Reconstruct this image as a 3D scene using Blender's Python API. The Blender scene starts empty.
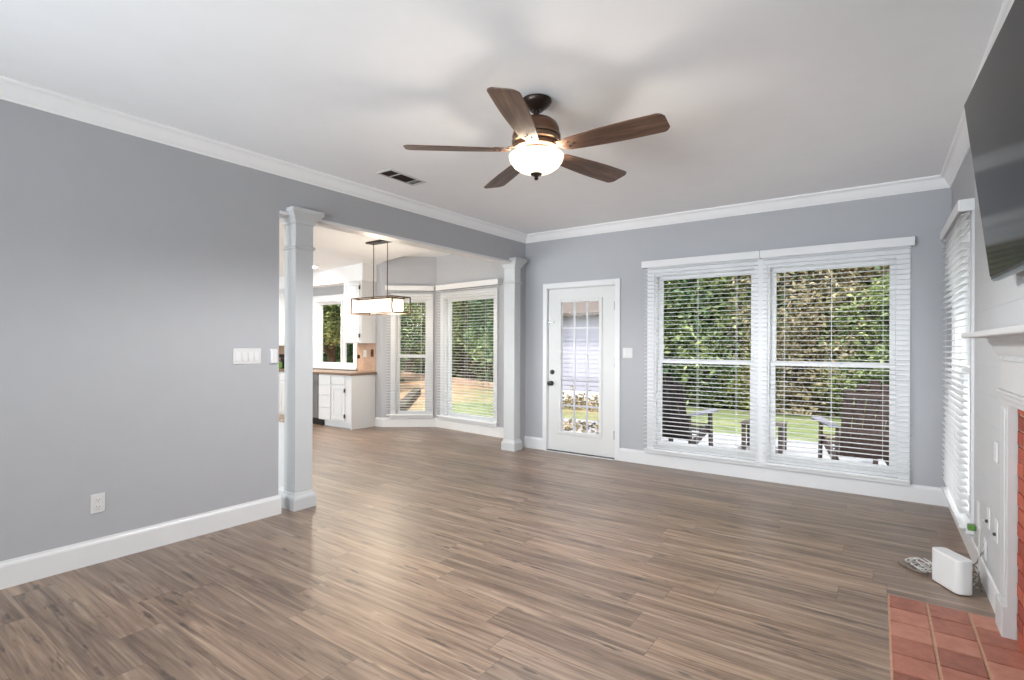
import bpy, bmesh, math, random
from mathutils import Vector, Matrix
PI = math.pi
SC = bpy.context.scene
COL = SC.collection
random.seed(7)

# ------------------------------------------------------------------ camera
YAW, ROLL, FPX, CY, H = 0.614083, -0.003577, 518.796, 344.715, 1.325
rgt = Vector((math.cos(YAW), math.sin(YAW), 0)); fwd = Vector((-math.sin(YAW), math.cos(YAW), 0)); up = Vector((0, 0, 1))
xc = rgt * math.cos(ROLL) - up * math.sin(ROLL)
yc = rgt * math.sin(ROLL) + up * math.cos(ROLL)
cd = bpy.data.cameras.new('camera'); cam = bpy.data.objects.new('camera', cd); COL.objects.link(cam)
M4 = Matrix.Identity(4)
for i, a in enumerate((xc, yc, -fwd)):
    for j in range(3): M4[j][i] = a[j]
M4[2][3] = H
cam.matrix_world = M4
cd.sensor_width = 36; cd.lens = FPX / 1024 * 36; cd.shift_y = (CY - 340) / 1024; cd.clip_start = .02; cd.clip_end = 300
SC.camera = cam

# ------------------------------------------------------------------ world, lights, exposure
SC.view_settings.view_transform = 'Standard'; SC.view_settings.look = 'None'
SC.view_settings.gamma = 1; SC.view_settings.use_curve_mapping = False
SC.view_settings.exposure = 1.30
w = bpy.data.worlds.new('overcast_sky'); SC.world = w; w.use_nodes = True
bg = w.node_tree.nodes['Background']; bg.inputs[0].default_value = (.93, .97, 1, 1); bg.inputs[1].default_value = 1.2

def light(name, kind, loc, power, color=(1, 1, 1), rot=(0, 0, 0), **k):
    l = bpy.data.lights.new(name, kind); l.energy = power; l.color = color
    for a, b in k.items(): setattr(l, a, b)
    o = bpy.data.objects.new(name, l); COL.objects.link(o); o.location = loc; o.rotation_euler = rot
    return o
light('sun', 'SUN', (0, -20, 30), 2.4, (1, .96, .9), (math.radians(26), 0, math.radians(25)), angle=math.radians(6))
# fill lamps added outside the unseen rear glazing and the unseen kitchen window
light('rear_fill', 'AREA', (-1.7, -3.75, 1.35), 40, (.93, .97, 1), (math.radians(90), 0, 0), shape='RECTANGLE', size=3.3, size_y=2.2)
light('kitchen_fill', 'AREA', (-7.0, -1.35, 1.35), 120, (.93, .97, 1), (math.radians(90), 0, 0), shape='RECTANGLE', size=3.6, size_y=2.1)
# fill spots added behind the camera, standing in for a bounced flash
light('flash_fill', 'SPOT', (-3.0, -3.0, .5), 500, (.80, .90, 1), (math.radians(180 - 68), 0, math.radians(-16)), spot_size=math.radians(84), spot_blend=1.0, shadow_soft_size=1.3)
light('second_fill', 'SPOT', (.15, -3.0, .4), 360, (.86, .93, 1), (math.radians(180 - 67), 0, math.radians(13)), spot_size=math.radians(76), spot_blend=1.0, shadow_soft_size=1.3)
SC.cycles.max_bounces = 10; SC.cycles.diffuse_bounces = 6; SC.cycles.transparent_max_bounces = 24
SC.cycles.sample_clamp_indirect = 4; SC.cycles.caustics_reflective = False; SC.cycles.caustics_refractive = False

# ------------------------------------------------------------------ node helpers
def lin(c):
    return tuple(((v / 255) / 12.92 if v / 255 <= .04045 else ((v / 255 + .055) / 1.055) ** 2.4) for v in c) + (1,)
def mat(name):
    m = bpy.data.materials.new(name); m.use_nodes = True
    nt = m.node_tree; return m, nt, nt.nodes['Principled BSDF']
def nd(nt, t, **k):
    n = nt.nodes.new(t)
    for a, b in k.items():
        if a.startswith('i_'):
            key = a[2:]; key = int(key) if key.isdigit() else key
            s = n.inputs[key]
            if isinstance(b, bpy.types.NodeSocket): nt.links.new(b, s)
            else: s.default_value = b
        else: setattr(n, a, b)
    return n
def mth(nt, op, a, b=0.0, c=0.0):
    n = nt.nodes.new('ShaderNodeMath'); n.operation = op
    for i, v in enumerate((a, b, c)):
        if isinstance(v, bpy.types.NodeSocket): nt.links.new(v, n.inputs[i])
        else: n.inputs[i].default_value = v
    return n.outputs[0]
def ramp(nt, fac, stops, interp='LINEAR'):
    n = nt.nodes.new('ShaderNodeValToRGB'); n.color_ramp.interpolation = interp
    e = n.color_ramp.elements
    while len(e) < len(stops): e.new(.5)
    for x, (p, c) in zip(e, stops): x.position = p; x.color = c
    nt.links.new(fac, n.inputs[0]); return n.outputs[0]
def mix(nt, f, a, b, mode='MIX'):
    n = nt.nodes.new('ShaderNodeMix'); n.data_type = 'RGBA'; n.blend_type = mode
    for s, v in ((n.inputs[0], f), (n.inputs[6], a), (n.inputs[7], b)):
        if isinstance(v, bpy.types.NodeSocket): nt.links.new(v, s)
        else: s.default_value = v
    return n.outputs[2]
def objco(nt): return nd(nt, 'ShaderNodeTexCoord').outputs['Object']
def mapped(nt, sc, loc=(0, 0, 0), src=None):
    n = nd(nt, 'ShaderNodeMapping'); n.inputs['Scale'].default_value = sc; n.inputs['Location'].default_value = loc
    nt.links.new(src or objco(nt), n.inputs[0]); return n.outputs[0]
def noise(nt, vec, s, d=3, r=.5): return nd(nt, 'ShaderNodeTexNoise', i_Vector=vec, i_Scale=s, i_Detail=d, i_Roughness=r).outputs[0]

def paint(name, c, rough=.5, var=.02, spec=.5, metal=0, bump=0, scale=6):
    m, nt, b = mat(name)
    base = lin(c)
    f = noise(nt, objco(nt), scale, 4)
    dk = tuple(v * (1 - var) for v in base[:3]) + (1,); lt = tuple(min(1, v * (1 + var)) for v in base[:3]) + (1,)
    nt.links.new(ramp(nt, f, [(.35, dk), (.65, lt)]), b.inputs['Base Color'])
    b.inputs['Roughness'].default_value = rough; b.inputs['Metallic'].default_value = metal
    b.inputs['Specular IOR Level'].default_value = spec
    if bump:
        bn = nd(nt, 'ShaderNodeBump', i_Strength=bump, i_Height=noise(nt, objco(nt), 180, 2)); bn.inputs['Distance'].default_value = .002
        nt.links.new(bn.outputs[0], b.inputs['Normal'])
    return m
def emit(name, c, s, base=(1, 1, 1)):
    m, nt, b = mat(name)
    b.inputs['Base Color'].default_value = (*base, 1); b.inputs['Emission Color'].default_value = (*c, 1)
    b.inputs['Emission Strength'].default_value = s; b.inputs['Roughness'].default_value = .3
    return m
def glass_mat(name, tint=(1, 1, 1), refl=.05, rough=.0):
    m, nt, b = mat(name); out = nt.nodes['Material Output']; nt.nodes.remove(b)
    t = nd(nt, 'ShaderNodeBsdfTransparent'); t.inputs[0].default_value = (*tint, 1)
    g = nd(nt, 'ShaderNodeBsdfGlossy'); g.inputs['Roughness'].default_value = rough
    mx = nd(nt, 'ShaderNodeMixShader'); mx.inputs[0].default_value = refl
    nt.links.new(t.outputs[0], mx.inputs[1]); nt.links.new(g.outputs[0], mx.inputs[2]); nt.links.new(mx.outputs[0], out.inputs[0])
    return m

def floor_mat():
    m, nt, b = mat('wood_planks')
    co = objco(nt); s = nd(nt, 'ShaderNodeSeparateXYZ', i_0=co)
    X, Y = s.outputs[0], s.outputs[1]
    PW, PL = .178, 1.22
    yr = mth(nt, 'DIVIDE', Y, PW); row = mth(nt, 'FLOOR', yr); fy = mth(nt, 'FRACT', yr)
    wn = nd(nt, 'ShaderNodeTexWhiteNoise', noise_dimensions='1D', i_W=row).outputs[0]
    xr = mth(nt, 'DIVIDE', mth(nt, 'ADD', X, mth(nt, 'MULTIPLY', wn, 7.3)), PL); pc = mth(nt, 'FLOOR', xr); fx = mth(nt, 'FRACT', xr)
    idv = nd(nt, 'ShaderNodeCombineXYZ', i_0=row, i_1=pc).outputs[0]
    pr = nd(nt, 'ShaderNodeTexWhiteNoise', noise_dimensions='2D', i_Vector=idv)
    prv, prc = pr.outputs[0], pr.outputs[1]
    off = mth(nt, 'MULTIPLY', prv, 40)
    g1 = nd(nt, 'ShaderNodeCombineXYZ', i_0=mth(nt, 'MULTIPLY', X, 1.3), i_1=mth(nt, 'MULTIPLY', Y, 24), i_2=off).outputs[0]
    g2 = nd(nt, 'ShaderNodeCombineXYZ', i_0=mth(nt, 'MULTIPLY', X, 3.6), i_1=mth(nt, 'MULTIPLY', Y, 125), i_2=off).outputs[0]
    g3 = nd(nt, 'ShaderNodeCombineXYZ', i_0=mth(nt, 'MULTIPLY', X, 4.2), i_1=mth(nt, 'MULTIPLY', Y, 24), i_2=mth(nt, 'ADD', off, 9)).outputs[0]
    n1 = nd(nt, 'ShaderNodeTexNoise', i_Vector=g1, i_Scale=1.0, i_Detail=5, i_Roughness=.6, i_Distortion=.9).outputs[0]
    n2 = noise(nt, g2, 1.0, 3, .6)
    n3 = noise(nt, g3, 1.0, 3, .55)
    c = ramp(nt, n1, [(.28, lin((78, 60, 47))), (.42, lin((112, 91, 75))), (.56, lin((136, 114, 96))), (.72, lin((164, 142, 123)))])
    tone = ramp(nt, prv, [(0, (.80, .78, .75, 1)), (.5, (1, .985, .97, 1)), (1, (1.16, 1.12, 1.06, 1))])
    c = mix(nt, 1.0, c, tone, 'MULTIPLY')
    fine = ramp(nt, n2, [(.28, (.60, .58, .56, 1)), (.46, (.97, .97, .97, 1)), (.7, (1.12, 1.12, 1.13, 1))])
    c = mix(nt, .85, c, fine, 'MULTIPLY')
    kn = ramp(nt, n3, [(.29, (1, 1, 1, 1)), (.38, (0, 0, 0, 1))])
    c = mix(nt, mth(nt, 'MULTIPLY', kn, .8), c, lin((50, 38, 29)))
    # seams between planks
    e = mth(nt, 'MINIMUM', mth(nt, 'MULTIPLY', mth(nt, 'MINIMUM', fy, mth(nt, 'SUBTRACT', 1, fy)), PW),
            mth(nt, 'MULTIPLY', mth(nt, 'MINIMUM', fx, mth(nt, 'SUBTRACT', 1, fx)), PL))
    seam = mth(nt, 'LESS_THAN', e, .0014)
    c = mix(nt, mth(nt, 'MULTIPLY', seam, .55), c, lin((52, 40, 32)))
    nt.links.new(c, b.inputs['Base Color'])
    nt.links.new(mth(nt, 'ADD', mth(nt, 'MULTIPLY', n2, .16), .34), b.inputs['Roughness'])
    b.inputs['Coat Weight'].default_value = .5; b.inputs['Coat Roughness'].default_value = .38
    b.inputs['Specular IOR Level'].default_value = .7
    hgt = mth(nt, 'SUBTRACT', mth(nt, 'MULTIPLY', n2, .5), seam)
    bn = nd(nt, 'ShaderNodeBump', i_Strength=.12, i_Height=hgt); bn.inputs['Distance'].default_value = .002
    nt.links.new(bn.outputs[0], b.inputs['Normal'])
    return m

def wood_mat(name, dark, mid, light_, axis=0, rough=.4, sc=(1.5, 22)):
    m, nt, b = mat(name); s = nd(nt, 'ShaderNodeSeparateXYZ', i_0=objco(nt))
    ia, ib = (0, 1) if axis == 0 else (1, 0)
    v = nd(nt, 'ShaderNodeCombineXYZ', i_0=mth(nt, 'MULTIPLY', s.outputs[ia], sc[0]), i_1=mth(nt, 'MULTIPLY', s.outputs[ib], sc[1]),
           i_2=mth(nt, 'MULTIPLY', s.outputs[2], sc[1])).outputs[0]
    n = nd(nt, 'ShaderNodeTexNoise', i_Vector=v, i_Scale=1.5, i_Detail=5, i_Roughness=.65, i_Distortion=.6).outputs[0]
    nt.links.new(ramp(nt, n, [(.3, lin(dark)), (.5, lin(mid)), (.7, lin(light_))]), b.inputs['Base Color'])
    b.inputs['Roughness'].default_value = rough
    return m

def leaf_mat(name, stops, trans=.25):
    m, nt, b = mat(name)
    r = nd(nt, 'ShaderNodeNewGeometry').outputs['Random Per Island']
    r2 = noise(nt, objco(nt), 1.1, 2)
    f = mth(nt, 'ADD', mth(nt, 'MULTIPLY', r, .65), mth(nt, 'MULTIPLY', mth(nt, 'SUBTRACT', r2, .5), 1.3))
    f = mth(nt, 'ADD', f, .18)
    c = ramp(nt, f, stops)
    nt.links.new(c, b.inputs['Base Color']); b.inputs['Roughness'].default_value = .45
    out = nt.nodes['Material Output']; t = nd(nt, 'ShaderNodeBsdfTranslucent', i_0=c)
    mx = nd(nt, 'ShaderNodeMixShader', i_0=trans); nt.links.new(b.outputs[0], mx.inputs[1]); nt.links.new(t.outputs[0], mx.inputs[2])
    nt.links.new(mx.outputs[0], out.inputs[0])
    return m

MT = {}
MT['wall'] = paint('blue_grey_wall_paint', (174, 175, 179), .6, .01, .3)
MT['ceil'] = paint('white_ceiling_paint', (243, 244, 246), .8, .008, .2)
MT['trim'] = paint('white_trim_paint', (222, 222, 223), .35, .01, .5)
MT['crown'] = paint('crown_paint', (240, 240, 241), .4, .01, .4)
MT['column'] = paint('column_paint', (196, 198, 200), .45, .01, .4)
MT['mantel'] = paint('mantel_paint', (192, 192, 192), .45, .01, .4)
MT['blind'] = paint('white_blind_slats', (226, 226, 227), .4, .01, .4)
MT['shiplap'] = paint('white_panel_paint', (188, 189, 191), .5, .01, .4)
MT['floor'] = floor_mat()
MT['glass'] = glass_mat('window_glass', (.97, .985, .98), .001)
MT['doorglass'] = glass_mat('door_glass', (.95, .95, .97), .008, .02)
MT['door'] = paint('white_door_paint', (214, 214, 213), .4, .01, .5)
MT['black'] = paint('black_hardware', (22, 21, 21), .35, .05, .5)
MT['steel'] = paint('brushed_steel', (150, 152, 154), .3, .05, .5, 1)
MT['stainless'] = paint('stainless_front', (150, 150, 152), .38, .03, .5, .8)
MT['bronze'] = paint('oil_rubbed_bronze', (52, 40, 34), .32, .1, .5, .6)
MT['bronze2'] = paint('brushed_bronze', (108, 78, 62), .3, .08, .5, .75)
MT['bronzeL'] = paint('antique_bronze', (120, 98, 80), .3, .06, .5, .7)
MT['blade'] = wood_mat('walnut_blade', (58, 40, 32), (96, 70, 56), (128, 96, 78), 0, .45)
MT['bowl'] = emit('frosted_light_bowl', (1, .84, .60), .62, (.9, .87, .8))
MT['bulb'] = emit('warm_bulb', (1, .80, .52), 11)
MT['can'] = emit('recessed_lens', (1, .93, .82), 14)
MT['plate'] = paint('white_plastic_plate', (212, 212, 211), .3, .01, .5)
MT['slot'] = paint('dark_slot', (45, 45, 45), .5)
MT['plastic'] = paint('white_plastic', (216, 216, 216), .3, .01, .5)
MT['cable'] = paint('grey_cable', (196, 195, 192), .45, .05)
MT['cable2'] = paint('taupe_cable', (120, 112, 104), .5, .1)
MT['tvscreen'] = paint('tv_screen', (22, 22, 23), .12, .02, .12)
MT['tvbezel'] = paint('tv_bezel', (40, 41, 43), .35, .05)
MT['tvtrim'] = paint('tv_lower_edge', (120, 128, 138), .3, .05, .5, .5)
MT['vent'] = paint('vent_enamel', (200, 200, 200), .4, .02)
MT['ventdark'] = paint('vent_duct', (46, 32, 30), .8, .25)
MT['cab'] = paint('white_cabinet_paint', (218, 220, 223), .4, .01)
MT['counter'] = paint('brown_laminate', (126, 104, 88), .35, .12, .5, scale=40)
MT['splash'] = paint('tan_backsplash', (182, 152, 130), .4, .08, .5, scale=14)
MT['woodcap'] = wood_mat('wood_cap', (150, 120, 98), (180, 150, 126), (200, 172, 150), 0)
MT['green'] = paint('green_plastic', (84, 124, 56), .4, .1)
MT['mortar'] = paint('tan_mortar', (176, 142, 118), .85, .1, scale=60)
MT['firebox'] = paint('sooty_firebox', (30, 27, 25), .9, .2)

def tile_mat(name, lo, mid, hi, rough):
    m, nt, b = mat(name)
    r = nd(nt, 'ShaderNodeNewGeometry').outputs['Random Per Island']
    n = noise(nt, objco(nt), 14, 5, .65)
    f = mth(nt, 'ADD', mth(nt, 'MULTIPLY', r, .45), mth(nt, 'MULTIPLY', n, .6))
    nt.links.new(ramp(nt, f, [(.25, lin(lo)), (.5, lin(mid)), (.8, lin(hi))]), b.inputs['Base Color'])
    b.inputs['Roughness'].default_value = rough
    bn = nd(nt, 'ShaderNodeBump', i_Strength=.35, i_Height=noise(nt, objco(nt), 60, 4)); bn.inputs['Distance'].default_value = .004
    nt.links.new(bn.outputs[0], b.inputs['Normal'])
    return m
MT['tile'] = tile_mat('terracotta_tile', (116, 66, 52), (156, 98, 80), (184, 130, 110), .45)
MT['brick'] = tile_mat('red_brick', (120, 46, 32), (150, 66, 46), (170, 88, 64), .7)

# ------------------------------------------------------------------ mesh helpers
class MB:
    def __init__(s): s.v = []; s.f = []
    def add(s, vs, fs):
        n = len(s.v); s.v += [tuple(p) for p in vs]; s.f += [tuple(i + n for i in f) for f in fs]; return s
    def box(s, x0, x1, y0, y1, z0, z1):
        return s.add([(x0, y0, z0), (x1, y0, z0), (x1, y1, z0), (x0, y1, z0), (x0, y0, z1), (x1, y0, z1), (x1, y1, z1), (x0, y1, z1)],
                     [(3, 2, 1, 0), (4, 5, 6, 7), (0, 1, 5, 4), (1, 2, 6, 5), (2, 3, 7, 6), (3, 0, 4, 7)])
    def bar(s, p, q, w, t, upv=(0, 0, 1)):
        p = Vector(p); q = Vector(q); d = (q - p).normalized(); a = d.cross(Vector(upv))
        if a.length < 1e-4: a = d.cross(Vector((1, 0, 0)))
        a.normalize(); b = a.cross(d).normalized(); a *= w / 2; b *= t / 2
        return s.add([p - a - b, p + a - b, p + a + b, p - a + b, q - a - b, q + a - b, q + a + b, q - a + b],
                     [(3, 2, 1, 0), (4, 5, 6, 7), (0, 1, 5, 4), (1, 2, 6, 5), (2, 3, 7, 6), (3, 0, 4, 7)])
    def tube(s, pts, r, n=8):
        pts = [Vector(p) for p in pts]; rs = r if isinstance(r, (list, tuple)) else [r] * len(pts)
        ring = []; prev = None
        for i, p in enumerate(pts):
            d = (pts[min(i + 1, len(pts) - 1)] - pts[max(i - 1, 0)]).normalized()
            a = (prev - d * prev.dot(d)) if prev is not None else d.cross(Vector((.31, .2, .93)))
            if a.length < 1e-5: a = d.cross(Vector((1, 0, 0)))
            a.normalize(); prev = a; b = d.cross(a)
            ring.append([p + (a * math.cos(2 * PI * k / n) + b * math.sin(2 * PI * k / n)) * rs[i] for k in range(n)])
        vs = [v for r_ in ring for v in r_]; fs = []
        for i in range(len(ring) - 1):
            for k in range(n): fs.append((i * n + k, i * n + (k + 1) % n, (i + 1) * n + (k + 1) % n, (i + 1) * n + k))
        fs.append(tuple(range(n - 1, -1, -1))); m0 = (len(ring) - 1) * n; fs.append(tuple(range(m0, m0 + n)))
        return s.add(vs, fs)
    def lathe(s, prof, n=32, c=(0, 0, 0), cap=True):
        vs = []; fs = []
        for r, z in prof:
            for k in range(n): vs.append((c[0] + r * math.cos(2 * PI * k / n), c[1] + r * math.sin(2 * PI * k / n), c[2] + z))
        for i in range(len(prof) - 1):
            for k in range(n): fs.append((i * n + k, i * n + (k + 1) % n, (i + 1) * n + (k + 1) % n, (i + 1) * n + k))
        if not cap: return s.add(vs, fs)
        fs.append(tuple(range(n - 1, -1, -1))); m0 = (len(prof) - 1) * n; fs.append(tuple(range(m0, m0 + n)))
        return s.add(vs, fs)
    def prism(s, poly, z0, z1):
        n = len(poly)
        return s.add([(x, y, z0) for x, y in poly] + [(x, y, z1) for x, y in poly],
                     [tuple(range(n - 1, -1, -1)), tuple(range(n, 2 * n))] + [(i, (i + 1) % n, n + (i + 1) % n, n + i) for i in range(n)])
    def extr(s, prof, p, q, nrm):
        """sweep a profile of (out, z) pairs from p to q (xy points), 'nrm' = outward 2-D direction"""
        n = len(prof); vs = []
        for pt in (p, q):
            for o, z in prof: vs.append((pt[0] + nrm[0] * o, pt[1] + nrm[1] * o, z))
        return s.add(vs, [tuple(range(n)), tuple(range(2 * n - 1, n - 1, -1))] + [(i, n + i, n + (i + 1) % n, (i + 1) % n) for i in range(n)])
    def shift(s, d): s.v = [(x - d[0], y - d[1], z - d[2]) for x, y, z in s.v]; return s
    def xf(s, m): s.v = [tuple(m @ Vector(p)) for p in s.v]; return s
    def build(s, name, m, parent=None, smooth=False, bevel=0, seg=2, world=False):
        if world and parent is not None: s.shift(parent.location)
        me = bpy.data.meshes.new(name); me.from_pydata(s.v, [], s.f)
        bm = bmesh.new(); bm.from_mesh(me); bmesh.ops.recalc_face_normals(bm, faces=bm.faces[:]); bm.to_mesh(me); bm.free()
        me.materials.append(m)
        if smooth:
            for p in me.polygons: p.use_smooth = True
            me.set_sharp_from_angle(angle=math.radians(38))
        o = bpy.data.objects.new(name, me); COL.objects.link(o)
        if parent is not None: o.parent = parent
        if bevel:
            b = o.modifiers.new('bevel', 'BEVEL'); b.width = bevel; b.segments = seg; b.limit_method = 'ANGLE'; b.angle_limit = math.radians(40)
        return o
def tag(o, label=None, cat=None, group=None, kind=None):
    if label: o['label'] = label
    if cat: o['category'] = cat
    if group: o['group'] = group
    if kind: o['kind'] = kind
    return o
def thing(name, label, cat, loc=(0, 0, 0), rz=0, group=None):
    o = bpy.data.objects.new(name, None); COL.objects.link(o); o.location = loc; o.rotation_euler = (0, 0, rz); o.empty_display_size = .1
    return tag(o, label, cat, group)
def snode(name, loc=(0, 0, 0), rz=0):
    o = bpy.data.objects.new(name, None); COL.objects.link(o); o.location = loc; o.rotation_euler = (0, 0, rz); o.empty_display_size = .1
    return tag(o, kind='structure')
def struct(name, mb, m, **k): return tag(mb.build(name, m, **k), kind='structure')
def copy_tree(o, parent=None):
    c = o.copy(); COL.objects.link(c)
    if parent is not None: c.parent = parent
    for ch in list(o.children): copy_tree(ch, c)
    return c

# ------------------------------------------------------------------ measured room
XL, YB, XR, ZC = -3.842, 5.587, .495, 2.735
def XLF(y): return -3.86 + .0266 * (y - .7)     # the long left wall runs a degree and a half off square
YR = -3.4            # wall behind the camera
OUT = .13            # exterior wall thickness

def wall_mb(A, B, thick, z0, z1, holes=()):
    """wall from A to B (xy), thickness to the LEFT of A->B; holes = (t0,t1,z0,z1)"""
    A = Vector(A); B = Vector(B); d = B - A; L = d.length; d /= L; n = Vector((-d.y, d.x))
    ts = sorted({0, L, *[min(max(h[i], 0), L) for h in holes for i in (0, 1)]}); zs = sorted({z0, z1, *[h[i] for h in holes for i in (2, 3)]})
    def solid(i, j):
        if i < 0 or j < 0 or i >= len(ts) - 1 or j >= len(zs) - 1: return False
        t = (ts[i] + ts[i + 1]) / 2; z = (zs[j] + zs[j + 1]) / 2
        return not any(h[0] < t < h[1] and h[2] < z < h[3] for h in holes)
    mb = MB()
    def P(t, o, z): p = A + d * t + n * o; return (p.x, p.y, z)
    for i in range(len(ts) - 1):
        for j in range(len(zs) - 1):
            if not solid(i, j): continue
            a, b, c, e = ts[i], ts[i + 1], zs[j], zs[j + 1]
            mb.add([P(a, 0, c), P(b, 0, c), P(b, 0, e), P(a, 0, e)], [(0, 1, 2, 3)])
            mb.add([P(a, thick, c), P(b, thick, c), P(b, thick, e), P(a, thick, e)], [(3, 2, 1, 0)])
            if not solid(i - 1, j): mb.add([P(a, 0, c), P(a, thick, c), P(a, thick, e), P(a, 0, e)], [(0, 3, 2, 1)])
            if not solid(i + 1, j): mb.add([P(b, 0, c), P(b, thick, c), P(b, thick, e), P(b, 0, e)], [(0, 1, 2, 3)])
            if not solid(i, j - 1): mb.add([P(a, 0, c), P(b, 0, c), P(b, thick, c), P(a, thick, c)], [(3, 2, 1, 0)])
            if not solid(i, j + 1): mb.add([P(a, 0, e), P(b, 0, e), P(b, thick, e), P(a, thick, e)], [(0, 1, 2, 3)])
    return mb

# bay and kitchen corner points
KC, BB, BA = (-6.5, 5.6), (-5.81, 6.13), (-3.90, 5.907)

# floor, with the bay as part of its outline
fl = MB().prism([(-10.3, YR), (XR + .2, YR), (XR + .2, YB + .06), (-3.85, YB + .06), (-3.85, 5.95), (-5.83, 6.19), (-6.53, 5.66), (-10.3, 5.66)], -.1, 0)
struct('floor', fl, MT['floor'])
ce = MB().prism([(-10.3, YR - .1), (XR + .3, YR - .1), (XR + .3, YB + .4), (-3.7, YB + .4), (-3.7, 6.3), (-5.9, 6.5), (-6.9, 5.9), (-10.3, 5.9)], ZC, ZC + .12)
struct('ceiling', ce, MT['ceil'])
# kitchen ceiling falls a little towards the soffit
def sst(a, b, x): t = max(0, min(1, (x - a) / (b - a))); return t * t * (3 - 2 * t)
def drop(x):
    ks_ = [(-10.3, .20), (-7.92, .182), (-6.65, .128), (-6.45, .085), (-5.8, .027), (-5.0, 0)]
    for (a, u), (b, v) in zip(ks_, ks_[1:]):
        if x <= b: return u + (v - u) * (x - a) / (b - a)
    return 0
kv = []; kf = []; KN = 48
for i in range(KN + 1):
    for j in range(KN + 1):
        x = -10.2 + 5.2 * i / KN; y = 3.9 + 1.7 * j / KN
        kv.append((x, y, ZC - .0006 - drop(x) * sst(3.9, 5.35, y)))
for i in range(KN):
    for j in range(KN): kf.append((i * (KN + 1) + j, (i + 1) * (KN + 1) + j, (i + 1) * (KN + 1) + j + 1, i * (KN + 1) + j + 1))
struct('ceiling_slope', MB().add(kv, kf), MT['ceil'], smooth=True)

# walls (inner faces on the measured planes)
DX0, DX1, DZ = -3.405, -2.465, 2.04          # back door rough opening
W1 = (-2.02, -.975); W2 = (-.89, .155); WZ = (.19, 2.115)
xa, xb = XR + OUT, -3.90
struct('wall_back', wall_mb((xb, YB), (xa, YB), OUT, 0, ZC, [(DX0 - xb, DX1 - xb, 0, DZ), (W1[0] - xb, W1[1] - xb, *WZ), (W2[0] - xb, W2[1] - xb, *WZ)]), MT['wall'])
SW = (4.36, 5.32)                            # side window along Y
FY0, FY1, FZ = 1.585, 3.215, 1.085              # fireplace opening
struct('wall_right', wall_mb((XR, YB), (XR, YR), OUT, 0, ZC, [(YB - SW[1], YB - SW[0], *WZ), (YB - FY1, YB - FY0, 0, FZ)]), MT['wall'])
k = MB(); SHY = 4.235
for i in range(18):
    za, zb2 = i * .1525, min((i + 1) * .1525 - .0006, ZC)
    for ya, yb2 in (((FY1, SHY), (YR, FY0)) if zb2 < FZ + .02 else ((YR, SHY),)): k.box(XR - .010, XR, ya, yb2, za, zb2)
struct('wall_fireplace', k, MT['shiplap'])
XS = XR - .010
struct('wall_left', wall_mb((XLF(YR), YR), (XLF(YB), YB), .14, 0, ZC, [(2.262 - YR, 5.425 - YR, 0, 2.362)]), MT['wall'])
struct('wall_rear', wall_mb((XR + OUT, YR), (-10.3, YR), OUT, 0, ZC, [(XR + OUT - .05, XR + OUT + 3.35, .1, 2.35)]), MT['wall'])
struct('wall_bay_return', wall_mb((-3.9, BA[1] + .1), (-3.9, YB), OUT, 0, ZC), MT['wall'])
L1 = math.hypot(BB[0] - KC[0], BB[1] - KC[1]); L2 = math.hypot(BA[0] - BB[0], BA[1] - BB[1])
B1 = (.205, .755); B2 = (.18, 1.30); BZ = (.18, 2.08)
struct('wall_bay_left', wall_mb(KC, BB, OUT, 0, ZC, [(*B1, *BZ)]), MT['wall'])
struct('wall_bay_center', wall_mb(BB, BA, OUT, 0, ZC, [(*B2, *BZ)]), MT['wall'])
KW = (-8.30, -7.19, .93, 2.10)
struct('wall_kitchen_back', wall_mb((-10.2, 5.6), (-6.5, 5.6), OUT, 0, ZC, [(KW[0] + 10.2, KW[1] + 10.2, KW[2], KW[3])]), MT['wall'])
struct('wall_kitchen_left', wall_mb((-10.2, -1.2), (-10.2, 5.6), OUT, 0, ZC), MT['wall'])
struct('wall_kitchen_front', wall_mb((XL - .14, -1.2), (-10.2, -1.2), OUT, 0, ZC, [(1.2, 4.85, .1, 2.3)]), MT['wall'])
struct('wall_soffit', MB().box(-10.2, -6.64, 5.32, 5.6, 2.335, 2.70), MT['ceil'])

# white boards lining the wide opening, crown, baseboards
LN = Vector((1, -.0266)).normalized()
struct('trim_1', MB().extr([(-.152, 2.340), (.012, 2.340), (.012, 2.364), (-.152, 2.364)], (XLF(2.262), 2.262), (XLF(5.425), 5.425), LN), MT['trim'])
CRP = [(0, ZC - .100), (.010, ZC - .100), (.014, ZC - .090), (.020, ZC - .084), (.030, ZC - .070), (.052, ZC - .030), (.060, ZC - .022),
       (.072, ZC - .018), (.078, ZC - .010), (.078, ZC), (0, ZC)]
struct('trim_3', MB().extr(CRP, (XLF(YR), YR), (XLF(YB), YB), LN), MT['crown'])
struct('trim_4', MB().extr(CRP, (XLF(YB), YB), (XR, YB), (0, -1)), MT['crown'])
struct('trim_5', MB().extr(CRP, (XR, YB), (XR, YR), (-1, 0)), MT['crown'])
BSP = [(0, 0), (.016, 0), (.016, .118), (.013, .128), (.008, .136), (.006, .147), (0, .147)]
def base(name, p, q, n): struct(name, MB().extr(BSP, p, q, n), MT['trim'])
base('baseboard_left', (XLF(YR), YR), (XLF(2.276), 2.276), LN)
base('baseboard_back_left', (XLF(YB), YB), (-3.448, YB), (0, -1))
base('baseboard_back', (-2.42, YB), (XR, YB), (0, -1))
base('baseboard_right', (XR, YB), (XR, 3.37), (-1, 0))
base('baseboard_right_near', (XR, 1.43), (XR, YR), (-1, 0))
def along(A, B, t, o=0):
    d = Vector((B[0] - A[0], B[1] - A[1])).normalized(); n = Vector((-d.y, d.x)); p = Vector(A) + d * t + n * o; return (p.x, p.y)
def inward(A, B):
    d = Vector((B[0] - A[0], B[1] - A[1])).normalized(); return (d.y, -d.x)
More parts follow.
